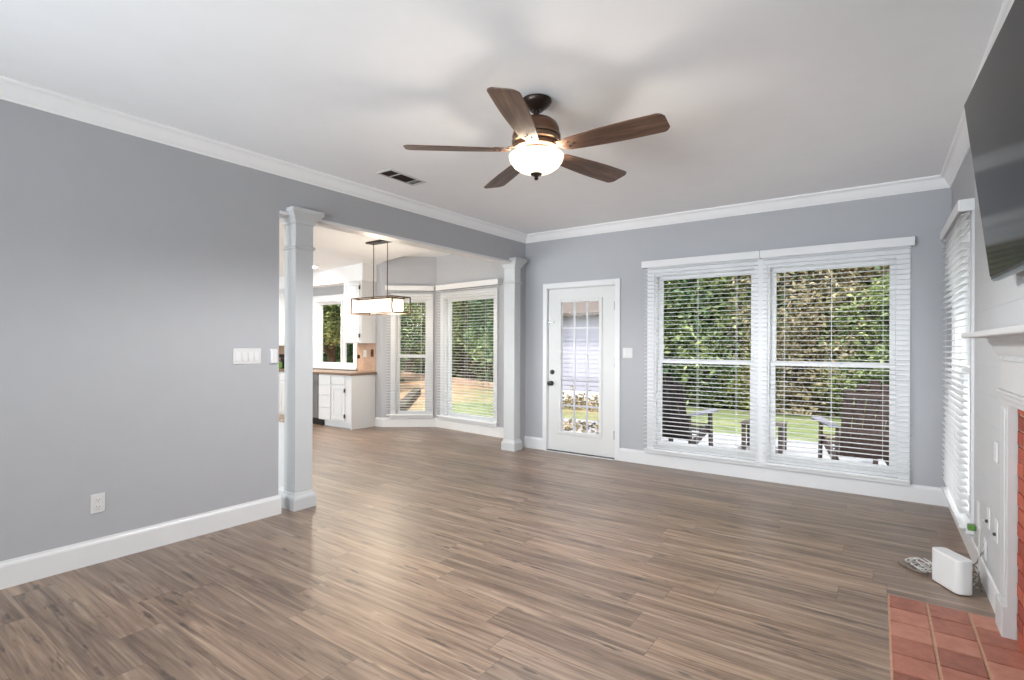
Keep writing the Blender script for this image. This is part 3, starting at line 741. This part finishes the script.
he = thing('hearth', 'terracotta tiled hearth let into the wood floor before the fireplace', 'hearth', (.3, 2.4, 0))
MB().box(.046, .56, 1.36, 3.404, 0, .006).build('mortar_bed', MT['mortar'], he, world=True)
k = MB(); px_, py_ = .1625, .1585
for i in range(4):
    for j in range(13):
        x0_ = .053 + i * px_; y1_ = 3.398 - j * py_
        if x0_ > .5: continue
        k.box(x0_, min(x0_ + px_ - .012, .545), y1_ - py_ + .007, y1_, .002, .0105)
k.build('tiles', MT['tile'], he, world=True, bevel=.0025)

# ---------------------------------------------------------------- white box and its cords
rb = thing('internet_router', 'white rounded plastic box standing upright on the floor near the hearth', 'router', (.335, 3.72, 0), math.atan2(3.658 - 3.825, .362 - .256))
poly = []
for cx_, cy_, a0 in ((.07, -.012, -90), (.07, .012, 0), (-.078, .016, 90), (-.078, -.016, 180)):
    rr = .032 if cx_ > 0 else .024
    for q in range(7):
        a = math.radians(a0 + q * 15); poly.append((cx_ + rr * math.cos(a), cy_ + rr * math.sin(a)))
MB().prism(poly, .004, .186).build('case', MT['plastic'], rb, smooth=True, bevel=.006, seg=3)
MB().prism([(x * .93, y * .85) for x, y in poly], 0, .006).build('foot', MT['slot'], rb)
MB().lathe([(.004, 0), (.003, .002)], 10).xf(Matrix.Translation((.07, -.0445, .022)) @ Matrix.Rotation(PI / 2, 4, 'X')).build('indicator_light', MT['plastic'], rb)
def coil(name, label, pts, r, m, cat='cord'):
    mb = MB(); mb.tube(pts, r, 7); o = mb.build(name, m, None, smooth=True); tag(o, label, cat); return o
pts = []
for i in range(170):
    t = i / 169; a = t * 2 * PI * 6.3
    pts.append((.205 + (.030 + .012 * math.sin(2.3 * a + 1)) * math.cos(a) + .035 * math.sin(.37 * a), 3.93 - .04 * math.sin(.37 * a) + .05 * math.sin(a) * (1 - .25 * math.sin(.6 * a)), .006 + .052 * t * (.6 + .4 * math.sin(1.3 * a)) + .006 * (1 + math.sin(a * 1.7))))
coil('cord_bundle', 'loose grey cord bundle on the floor left of the white box', pts, .0035, MT['cable'])
pts = [(.105, 3.955, .008), (.12, 3.94, .010), (.15, 3.90, .010), (.18, 3.86, .009), (.215, 3.845, .010), (.24, 3.83, .02)]
coil('power_cord', 'thin taupe cord trailing left from the cord bundle', pts, .006, MT['cable2'])
pts = []
for i in range(90):
    t = i / 89; a = t * 2 * PI * 3.2
    pts.append((.435 + .026 * math.cos(a) - .01 * t, 3.74 + .05 * math.sin(a) + .03 * t, .006 + .10 * t + .01 * math.sin(2 * a)))
pts += [(.45, 3.80, .14), (.462, 3.80, .185), (.472, 3.80, .20)]
coil('power_cord', 'grey coiled cord between the white box and the baseboard', pts, .0042, MT['cable2'])
pts = [(.466, 3.695, .405), (.455, 3.70, .40), (.448, 3.72, .30), (.452, 3.75, .17), (.445, 3.76, .06), (.43, 3.75, .03), (.405, 3.72, .03), (.385, 3.70, .03)]
coil('power_cord', 'white cable hanging from the wall plate down to the white box', pts, .0035, MT['cable'])

# ---------------------------------------------------------------- kitchen
def shaker(mb, x0, x1, z0, z1, y, t=.018, fr=.05):
    mb.box(x0, x1, y - t, y, z0, z0 + fr); mb.box(x0, x1, y - t, y, z1 - fr, z1); mb.box(x0, x0 + fr, y - t, y, z0 + fr, z1 - fr); mb.box(x1 - fr, x1, y - t, y, z0 + fr, z1 - fr)
    mb.box(x0 + fr, x1 - fr, y - t * .45, y, z0 + fr, z1 - fr); mb.box(x0 + fr + .018, x1 - fr - .018, y - t * .9, y - t * .4, z0 + fr + .018, z1 - fr - .018)
FYK = 5.12
bc = thing('base_cabinet', 'white base cabinet with four drawers and a door ending the kitchen counter', 'cabinet', (-7.06, 5.36, 0))
k = MB(); k.box(-7.475, -6.65, FYK, 5.596, .10, .838); k.box(-7.475, -6.65, FYK + .06, 5.596, 0, .10); k.build('carcass', MT['cab'], bc, world=True)
MB().box(-6.652, -6.635, FYK - .002, 5.5, 0, .838).build('end_panel', MT['cab'], bc, world=True)
dz = [(.665, .815), (.505, .65), (.305, .49), (.115, .29)]
for a, b in dz:
    MB().box(-7.455, -7.15, FYK - .02, FYK, a, b).build('drawer', MT['cab'], bc, world=True, bevel=.005)
MB().box(-7.115, -6.79, FYK - .02, FYK, .69, .815).build('drawer', MT['cab'], bc, world=True, bevel=.005)
k = MB(); shaker(k, -7.115, -6.79, .13, .665, FYK); dk = k.build('door', MT['cab'], bc, world=True, bevel=.003)
def hinge(x, y, z, par, root):
    o = MB().box(x - .008, x + .012, y - .012, y + .004, z - .03, z + .03).build('hinge', MT['bronze'], par, bevel=.002); o.location = -root.location
hinge(-6.785, FYK - .02, .60, dk, bc); hinge(-6.785, FYK - .02, .20, dk, bc)
dw = thing('dishwasher', 'stainless dishwasher left of the white drawer cabinet', 'dishwasher', (-7.78, 5.36, 0))
MB().box(-8.085, -7.485, FYK + .01, 5.596, .105, .838).build('body', MT['slot'], dw, world=True)
MB().box(-8.08, -7.49, FYK - .02, FYK + .01, .115, .72).build('door', MT['stainless'], dw, world=True, bevel=.004)
MB().box(-8.08, -7.49, FYK - .02, FYK + .01, .726, .832).build('control_panel', MT['stainless'], dw, world=True, bevel=.004)
MB().box(-8.085, -7.40, FYK + .03, FYK + .06, 0, .105).build('kick_plate', MT['black'], dw, world=True)
MB().tube([(-8.02, FYK - .05, .69), (-7.55, FYK - .05, .69)], .010, 8).build('handle', MT['steel'], dw, world=True)
bc2 = thing('base_cabinet', 'white base cabinet seen through the gap beside the column', 'cabinet', (-9.1, 5.36, 0))
k = MB(); k.box(-10.1, -8.095, FYK, 5.596, .10, .838); k.box(-10.1, -8.095, FYK + .06, 5.596, 0, .10); k.build('carcass', MT['cab'], bc2, world=True)
for i in range(4):
    x0_ = -10.08 + i * .497
    k = MB(); shaker(k, x0_, x0_ + .48, .13, .66, FYK); k.build('door', MT['cab'], bc2, world=True, bevel=.003)
    MB().box(x0_, x0_ + .48, FYK - .02, FYK, .69, .815).build('drawer', MT['cab'], bc2, world=True, bevel=.005)
tag(MB().box(-10.12, -6.618, FYK - .035, 5.598, .838, .876).build('countertop', MT['counter'], bevel=.006), 'brown laminate countertop over the white kitchen base cabinets', 'countertop')
bs = thing('backsplash', 'tan backsplash panel between counter and wall cabinet', 'backsplash', (-6.93, 5.6, .876))
MB().box(-7.185, -6.64, 5.590, 5.5995, .877, 1.338).build('panel', MT['splash'], bs, world=True)
tag(MB().box(-10.1, -8.36, 5.590, 5.5995, .877, 1.29).build('backsplash', MT['splash']), 'tan backsplash seen through the gap beside the column', 'backsplash')
ou = thing('wall_outlet', 'round dark wall plug on the tan kitchen backsplash', 'outlet', (-7.06, 5.59, 1.12))
MB().lathe([(.034, 0), (.034, .010), (.020, .018), (.004, .019)], 18).xf(Matrix.Rotation(PI / 2, 4, 'X')).build('cover', MT['bronze'], ou, smooth=True)
outlet('wall_outlet', 'light outlet plate in the middle of the tan backsplash', (-6.90, 5.59, 1.17), RB)
ou = thing('light_switch', 'dark bronze switch plate at the right edge of the tan backsplash', 'light switch', (-6.72, 5.59, 1.18), 0)
MB().box(-.036, .036, -.006, 0, -.06, .06).build('cover_plate', MT['bronze2'], ou, bevel=.003); MB().box(-.006, .006, -.016, -.006, -.012, .012).build('toggle', MT['bronze'], ou)
uc = thing('wall_cabinet', 'white wall cabinet hanging right of the kitchen window', 'cabinet', (-6.88, 5.46, 1.34))
MB().box(-7.085, -6.65, 5.32, 5.598, 1.34, 2.333).build('carcass', MT['cab'], uc, world=True)
k = MB(); shaker(k, -7.075, -6.69, 1.35, 2.315, 5.32); dk = k.build('door', MT['cab'], uc, world=True, bevel=.003)
hinge(-6.685, 5.30, 2.22, dk, uc); hinge(-6.685, 5.30, 1.46, dk, uc)
uc2 = thing('wall_cabinet', 'white wall cabinet seen through the gap beside the column', 'cabinet', (-9.2, 5.46, 1.29))
MB().box(-10.1, -8.37, 5.32, 5.598, 1.29, 2.333).build('carcass', MT['cab'], uc2, world=True)
for i in range(4):
    k = MB(); shaker(k, -10.09 + i * .432, -9.668 + i * .432, 1.30, 2.32, 5.32); k.build('door', MT['cab'], uc2, world=True, bevel=.003)
cm = thing('coffee_maker', 'black coffee maker on the kitchen counter seen through the gap', 'coffee maker', (-8.95, 5.35, .876))
MB().box(-.09, .09, -.10, .10, 0, .03).build('base', MT['black'], cm, bevel=.008); MB().box(-.09, .09, .03, .10, .03, .24).build('tower', MT['black'], cm, bevel=.008)
MB().box(-.09, .09, -.10, .10, .20, .26).build('head', MT['black'], cm, bevel=.01)
MB().lathe([(.05, .031), (.068, .06), (.066, .11), (.045, .15), (.05, .155)], 20, (0, -.035, 0)).build('carafe', MT['slot'], cm, smooth=True)
gb = thing('canister', 'green canister in front of the black coffee maker', 'canister', (-8.78, 5.20, .876))
MB().lathe([(.05, 0), (.055, .01), (.055, .09), (.05, .10)], 20).build('body', MT['green'], gb, smooth=True); MB().lathe([(.056, .10), (.056, .112), (.012, .118), (.012, .135)], 20).build('lid', MT['green'], gb, smooth=True)

# ---------------------------------------------------------------- outdoors
def ground_mat():
    m, nt, b = mat('lawn_and_clay')
    co = objco(nt); n1 = noise(nt, co, .22, 4, .6); n2 = noise(nt, co, 1.6, 5, .7); n3 = noise(nt, co, 18, 3, .7)
    s = nd(nt, 'ShaderNodeSeparateXYZ', i_0=co)
    g = ramp(nt, n2, [(.3, lin((80, 92, 58))), (.5, lin((112, 122, 80))), (.7, lin((140, 138, 100)))])
    clay = ramp(nt, n2, [(.3, lin((140, 100, 76))), (.55, lin((182, 144, 116))), (.75, lin((204, 178, 150)))])
    # bare clay lies to the left, beyond the bay
    left = mth(nt, 'MULTIPLY', mth(nt, 'SUBTRACT', -5.0, s.outputs[0]), .16)
    f = mth(nt, 'ADD', left, mth(nt, 'MULTIPLY', mth(nt, 'SUBTRACT', n1, .55), 4.5))
    f = mth(nt, 'MINIMUM', mth(nt, 'MAXIMUM', f, 0), .85)
    c = mix(nt, f, g, clay)
    c = mix(nt, 1.0, c, ramp(nt, n3, [(.3, (.68, .66, .62, 1)), (.6, (1.1, 1.1, 1.1, 1))]), 'MULTIPLY')
    nt.links.new(c, b.inputs['Base Color']); b.inputs['Roughness'].default_value = .9
    return m
gm = ground_mat()
k = MB()
N = 48
gv = []; gf = []
for i in range(N + 1):
    for j in range(N + 1):
        x = -42 + 62 * i / N; y = -12 + 52 * j / N
        z = -.22 + .03 * math.sin(x * .9 + y * .6) * (1 if y > 10 or x < -12 else 0)
        if y > 20: z += (y - 20) * .06
        gv.append((x, y, z))
for i in range(N):
    for j in range(N):
        gf.append((i * (N + 1) + j, (i + 1) * (N + 1) + j, (i + 1) * (N + 1) + j + 1, i * (N + 1) + j + 1))
struct('lawn_ground', MB().add(gv, gf), gm)
MT['concrete'] = paint('patio_concrete', (146, 145, 151), .8, .14, .3, scale=3)
struct('patio_ground', MB().prism([(-3.70, YB + OUT + .01), (3.0, YB + OUT + .01), (3.0, 9.2), (-5.6, 9.2), (-5.6, 6.35), (-3.70, 6.14)], -.24, -.15), MT['concrete'])
struct('side_bounce_ground', MB().box(XR + OUT + .01, 9, -8, YB + OUT, -.24, -.16), MT['concrete'])  # pale slab added to bounce neutral light towards the side blind

MT['fence'] = wood_mat('weathered_fence', (52, 44, 40), (82, 70, 62), (112, 98, 88), 0, .8, (14, 3))
def fence(label, A, B, h, z0=-.24):
    A = Vector(A); B = Vector(B); d = B - A; L = d.length; r = thing('garden_fence', label, 'fence', (A.x, A.y, z0), math.atan2(d.y, d.x))
    k = MB(); n = int(L / .15)
    for i in range(n):
        k.box(i * .15 + .006, i * .15 + .144, -.010, .010, .03, h + random.uniform(-.015, .015))
    k.build('board_panel', MT['fence'], r)
    for z in (.35, h - .3): MB().box(0, L, .010, .05, z, z + .09).build('rail', MT['fence'], r)
    for i in range(int(L / 2.4) + 1): MB().box(i * 2.4 - .05, i * 2.4 + .05, .05, .15, 0, h + .05).build('post', MT['fence'], r)
    return r
fence('dark board fence beyond the lawn behind the patio chairs', (-8.6, 14.6), (7, 12.2), 1.25)
fence('long dark board fence at the far end of the clay yard', (-24, 20.5), (-8.6, 14.6), 1.65)
fence('dark board fence along the yard side seen through the kitchen window', (-24, 4), (-24, 20.5), 1.6)

# landscape timber and curb in the clay yard
MT['timber'] = wood_mat('dark_timber', (46, 40, 34), (74, 66, 56), (98, 88, 76), 0, .85)
tb = MB(); tb.bar((-8.7, 8.0, -.14), (-11.7, 11.5, -.12), .22, .20); o = tb.build('landscape_timber', MT['timber'], bevel=.015); tag(o, 'dark landscape timber lying on the clay yard outside the bay', 'timber')
tb = MB(); tb.bar((-23.5, 19.6, -.14), (-8.4, 13.9, -.14), .16, .18); o = tb.build('yard_curb', paint('pale_curb', (206, 178, 160), .8, .08)); tag(o, 'pale low curb running in front of the far board fence', 'curb')

# leaves
def leaves(n, shape, size, seed):
    rnd = random.Random(seed); vs = []; fs = []
    for _ in range(n):
        p = shape(rnd); s = size * rnd.uniform(.55, 1.35)
        a = Vector((rnd.gauss(0, 1), rnd.gauss(0, 1), rnd.gauss(0, .6))).normalized(); b = a.cross(Vector((rnd.gauss(0, 1), rnd.gauss(0, 1), rnd.gauss(0, 1)))).normalized()
        nn = a.cross(b)
        q = [p - a * s, p - b * s * .45 + nn * s * .12, p + a * s, p + b * s * .45 + nn * s * .12]
        i = len(vs); vs += [tuple(v) for v in q]; fs += [(i, i + 1, i + 2), (i, i + 2, i + 3)]
    return MB().add(vs, fs)
def clumps(rx, rz, zc, nc, cr):
    def make(rnd0=random.Random(3)):
        cs = []
        for _ in range(nc):
            a = rnd0.uniform(0, 2 * PI); u = rnd0.uniform(-1, 1); rr = rnd0.uniform(.35, 1) ** .5
            cs.append((Vector((rx * rr * math.cos(a) * math.sqrt(1 - u * u * .6), rx * rr * math.sin(a) * math.sqrt(1 - u * u * .6), zc + rz * u)), cr * rnd0.uniform(.6, 1.3)))
        return cs
    cs = make()
    def shape(rnd):
        c, r = rnd.choice(cs); d = Vector((rnd.gauss(0, 1), rnd.gauss(0, 1), rnd.gauss(0, 1))).normalized()
        p = c + d * r * rnd.uniform(.55, 1.05); p.z = max(p.z, .05); return p
    return shape
LG = leaf_mat('green_leaves', [(0, lin((38, 50, 30))), (.3, lin((82, 100, 60))), (.6, lin((132, 148, 94))), (1, lin((206, 208, 150)))])
LD = leaf_mat('dark_green_leaves', [(0, lin((34, 52, 36))), (.35, lin((76, 106, 74))), (.7, lin((118, 148, 102))), (1, lin((188, 200, 146)))])
LY = leaf_mat('yellow_green_leaves', [(0, lin((66, 76, 28))), (.4, lin((134, 142, 60))), (.7, lin((186, 186, 96))), (1, lin((228, 220, 150)))])
LB = leaf_mat('dry_brown_leaves', [(0, lin((58, 50, 40))), (.3, lin((116, 108, 82))), (.55, lin((150, 140, 106))), (.8, lin((186, 164, 134))), (1, lin((220, 206, 178)))])
MT['bark'] = paint('grey_brown_bark', (96, 82, 70), .9, .25, .2, scale=9)
def branchy(rnd, base_h, spread, n, r0):
    mb = MB(); mb.tube([(0, 0, -.1), (rnd.uniform(-.08, .08), rnd.uniform(-.08, .08), base_h * .5), (rnd.uniform(-.15, .15), rnd.uniform(-.15, .15), base_h)], [r0, r0 * .85, r0 * .55], 8)
    for _ in range(n):
        z = base_h * rnd.uniform(.25, .95); a = rnd.uniform(0, 2 * PI); l = spread * rnd.uniform(.6, 1.1)
        mb.tube([(0, 0, z), (l * .5 * math.cos(a), l * .5 * math.sin(a), z + l * .45), (l * math.cos(a + .2), l * math.sin(a + .2), z + l * rnd.uniform(.6, 1.1))], [r0 * .4, r0 * .28, r0 * .1], 6)
    return mb
rb_ = random.Random(11)
def plant_proto(name, fol, m, trunk, fname='foliage'):
    r = thing(name, '', 'tree'); fol.build(fname, m, r); trunk.build('trunk', MT['bark'], r, smooth=True); return r
P_shrub = lambda: plant_proto('leafy_shrub', leaves(26000, clumps(1.25, 1.5, 1.55, 90, .5), .062, 1), LG, branchy(rb_, 1.8, 1.1, 7, .05))
P_dark = lambda: plant_proto('evergreen_shrub', leaves(28000, clumps(1.3, 1.8, 1.85, 100, .5), .060, 2), LD, branchy(rb_, 2.4, 1.1, 7, .06))
P_yel = lambda: plant_proto('yellow_shrub', leaves(15000, clumps(1.0, 1.1, 1.2, 60, .42), .062, 4), LY, branchy(rb_, 1.6, .9, 6, .04))
P_dry = lambda: plant_proto('dry_shrub', leaves(21000, clumps(1.2, 1.7, 1.8, 100, .5), .050, 5), LB, branchy(rb_, 2.6, 1.3, 26, .04))
P_tree = lambda: plant_proto('broadleaf_tree', leaves(26000, clumps(2.4, 2.2, 5.2, 100, .75), .095, 6), LG, branchy(rb_, 5.2, 2.2, 12, .17))
PROT = {}
def plant(kind, label, cat, x, y, s=1, sz=None, rz=0, z=-.2):
    if kind not in PROT:
        o = dict(shrub=P_shrub, dark=P_dark, yel=P_yel, dry=P_dry, tree=P_tree)[kind](); PROT[kind] = o
    else: o = copy_tree(PROT[kind])
    o.location = (x, y, z); o.scale = (s, s, sz or s); o.rotation_euler = (0, 0, rz); tag(o, label, cat, 'trees and shrubs beyond the fence'); return o
V = 'left back window'; R_ = 'right back window'
plant('dark', 'tall dark green evergreen shrub at the left edge of the left back window', 'shrub', -4.7, 15.2, 1.35, 1.5, .3)
plant('shrub', 'bushy green shrub in the middle of the left back window', 'shrub', -3.4, 14.6, 1.25, 1.3, 1.2)
plant('dark', 'dark green evergreen shrub at the right side of the left back window', 'shrub', -2.2, 15.0, 1.3, 1.35, 2.2)
plant('yel', 'low yellow-green shrub by the fence in the left back window', 'shrub', -2.35, 13.9, .75, .8, .5)
plant('dry', 'brown half-bare shrub at the left of the right back window', 'shrub', -1.55, 13.9, 1.15, 1.35, .9)
plant('dry', 'second brown half-bare shrub, just right of the first in the right back window', 'shrub', -.55, 14.3, 1.1, 1.3, 2.9)
plant('shrub', 'green bushy shrub at the lower middle of the right back window', 'shrub', .25, 13.6, .95, .9, 2.0)
plant('yel', 'yellow-green loose shrub right of centre in the right back window', 'shrub', .3, 15.0, 1.3, 1.45, 1.9)
plant('dark', 'dark green evergreen shrub at the right edge of the right back window', 'shrub', 1.6, 14.6, 1.35, 1.5, .9)
plant('tree', 'tall broadleaf tree behind the shrubs of the left back window', 'tree', -4.0, 18.5, 1.2, 1.2, .4)
plant('tree', 'tall broadleaf tree behind the right edge of the right back window', 'tree', 2.6, 18.2, 1.15, 1.15, 2.4)
plant('tree', 'broadleaf tree behind the far fence in the wide bay window', 'tree', -12.4, 19.2, 1.2, 1.1, .7)
plant('shrub', 'green shrub behind the far fence in the wide bay window', 'shrub', -13.4, 17.9, 1.5, 1.5, 1.7)
plant('dark', 'dark evergreen shrub behind the far fence at the right of the wide bay window', 'shrub', -11.4, 17.1, 1.5, 1.5, 2.7)
plant('shrub', 'green shrub behind the far fence in the narrow bay window', 'shrub', -17.3, 19.4, 1.6, 1.7, .2)
plant('shrub', 'green shrub behind the far fence between the two bay windows', 'shrub', -15.3, 18.8, 1.5, 1.6, 2.4)
plant('tree', 'leafy tree with pale trunk outside the kitchen window', 'tree', -13.8, 9.9, .8, .60, 2.1)
plant('shrub', 'green shrub beyond the kitchen window', 'shrub', -19.5, 13.6, 1.7, 2.0, 1.1)
plant('dark', 'dark evergreen shrub beyond the right pane of the kitchen window', 'shrub', -17.2, 13.4, 1.5, 1.4, 1.9)

plant('dark', 'dark evergreen shrub deep behind the fence, seen low in the left back window', 'shrub', -5.3, 17.3, 1.4, 1.3, 2.9)
plant('dark', 'dark evergreen shrub deep behind the green bush of the left back window', 'shrub', -3.2, 17.0, 1.4, 1.3, 1.9)
# the wood that closes the view behind the gardens
rw = random.Random(5)
def wood_shape(r):
    t = r.random(); x = -34 + 48 * t; y = 25 - 3.5 * abs(x + 4) / 20 + r.gauss(0, .5); top = 7.5 + 2.2 * math.sin(x * .7) + 1.3 * math.sin(x * 1.9 + 1)
    if x < -26: y -= (-26 - x) * 2.6
    return Vector((x, y + .5 * math.sin(x * 2.3), top * r.random() ** .9))
wl = leaves(26000, wood_shape, .27, 33).build('woodland_foliage', LG); wl.location = (0, 0, -.2); tag(wl, 'mass of green woodland leaves closing the view behind the garden shrubs', 'foliage', kind='stuff')

# neighbour's shed seen through the door glass
MT['siding'] = paint('lavender_grey_siding', (182, 182, 196), .7, .03)
MT['roofing'] = paint('tan_shingle', (104, 96, 90), .85, .12, .2, scale=20)
sh = thing('garden_shed', 'pale lavender grey shed with tan roof seen through the door glass', 'shed', (-6.4, 12.9, -.24))
k = MB(); k.box(-1.5, 1.5, -.9, .9, 0, 2.45); k.build('body', MT['siding'], sh)
k = MB()
for i in range(18): k.box(-1.51, 1.51, -.92, -.90, .40 + i * .115, .40 + i * .115 + .10)
k.build('siding', MT['siding'], sh)
k = MB(); k.add([(-1.75, -1.25, 2.38), (1.75, -1.25, 2.38), (1.75, 0, 3.5), (-1.75, 0, 3.5), (-1.75, 1.25, 2.38), (1.75, 1.25, 2.38), (-1.75, -1.25, 2.30), (1.75, -1.25, 2.30), (1.75, 1.25, 2.30), (-1.75, 1.25, 2.30)],
                [(0, 1, 2, 3), (3, 2, 5, 4), (6, 7, 1, 0), (4, 5, 8, 9), (7, 8, 5, 2, 1), (9, 6, 0, 3, 4), (9, 8, 7, 6)])
k.build('roof', MT['roofing'], sh)
MB().box(-1.52, 1.52, -.94, -.90, .10, .38).build('skirt_board', MT['trim'], sh)
yl = leaves(1600, lambda r: Vector((r.uniform(-1.9, 1.9), r.uniform(-.5, .5), abs(r.gauss(0, .14)))), .06, 21).build('ground_cover', LB); yl.location = (-5.6, 11.2, -.21)
tag(yl, 'dry leaf litter on the ground in front of the shed', 'leaf litter', kind='stuff')

yl = leaves(700, lambda r: Vector((r.uniform(-1.3, 1.3), r.uniform(-1.0, 1.0), abs(r.gauss(0, .012)))), .055, 22).build('leaf_litter', LB); yl.location = (-4.1, 8.0, -.145)
tag(yl, 'dry leaves scattered over the patio outside the back door', 'leaf litter', kind='stuff')

# adirondack chairs
MT['chair'] = wood_mat('dark_brown_slats', (44, 36, 36), (66, 54, 52), (90, 76, 72), 1, .6, (2, 20))
MT['chair2'] = wood_mat('reddish_brown_slats', (58, 42, 38), (84, 64, 58), (106, 84, 76), 1, .6, (2, 20))
MT['chairarm'] = paint('weathered_grey_arm', (118, 116, 128), .6, .08)
def adirondack(label, loc, rz, m):
    r = thing('adirondack_chair', label, 'chair', loc, rz)
    # faces +y
    k = MB()
    for i in range(6):
        y = .30 - i * .095; z = .36 - i * .030; k.bar((-.26, y, z), (.26, y, z), .085, .020, (0, .3, 1))
    k.build('seat', m, r)
    k = MB(); tilt_ = math.radians(22)
    for i in range(5):
        x = -.228 + i * .114; L = .98 - .05 * abs(i - 2) ** 1.4
        p = Vector((x * .85, -.22, .20)); q = p + Vector((x * .18, -math.sin(tilt_) * L, math.cos(tilt_) * L)); k.bar(p, q, .098, .020, (0, 1, 0))
    k.build('backrest', m, r, bevel=.004)
    k = MB()
    for t in (.35, .8): k.bar((-.27, -.235 - math.sin(tilt_) * t - .02, .20 + math.cos(tilt_) * t), (.27, -.235 - math.sin(tilt_) * t - .02, .20 + math.cos(tilt_) * t), .03, .06, (0, 0, 1))
    k.build('back_brace', m, r)
    for s in (-1, 1):
        k = MB().prism([(-.06, -.42), (.06, -.42), (.075, .10), (.07, .33), (.03, .38), (-.05, .38), (-.075, .30), (-.06, -.1)], .555, .577)
        k.xf(Matrix.Translation((s * .335, 0, 0))); k.build('arm', MT['chairarm'], r, bevel=.004)
        k = MB(); k.bar((s * .30, .34, 0), (s * .30, .30, .555), .10, .024, (1, 0, 0)); k.build('front_leg', m, r)
        k = MB(); k.bar((s * .272, .33, .33), (s * .272, -.62, .02), .11, .024, (s, 0, 0)); k.build('rear_leg', m, r)
        k = MB(); k.bar((s * .30, -.33, .14), (s * .30, -.38, .555), .07, .024, (1, 0, 0)); k.build('arm_post', m, r)
    return r
adirondack('dark brown slatted patio chair outside the left back window', (-2.26, 7.30, -.15), math.radians(-8), MT['chair'])
adirondack('reddish brown slatted patio chair outside the right back window', (-.20, 7.35, -.15), math.radians(18), MT['chair2'])
st = thing('side_table', 'small dark patio table between the two slatted chairs', 'table', (-1.30, 8.0, -.15))
k = MB()
for i in range(4): k.box(-.27 + i * .137, -.27 + i * .137 + .125, -.23, .23, .38, .40)
k.build('tabletop', MT['chair'], st)
for sx in (-1, 1):
    for sy in (-1, 1): MB().box(sx * .23 - .025, sx * .23 + .025, sy * .19 - .025, sy * .19 + .025, 0, .38).build('leg', MT['chair'], st)
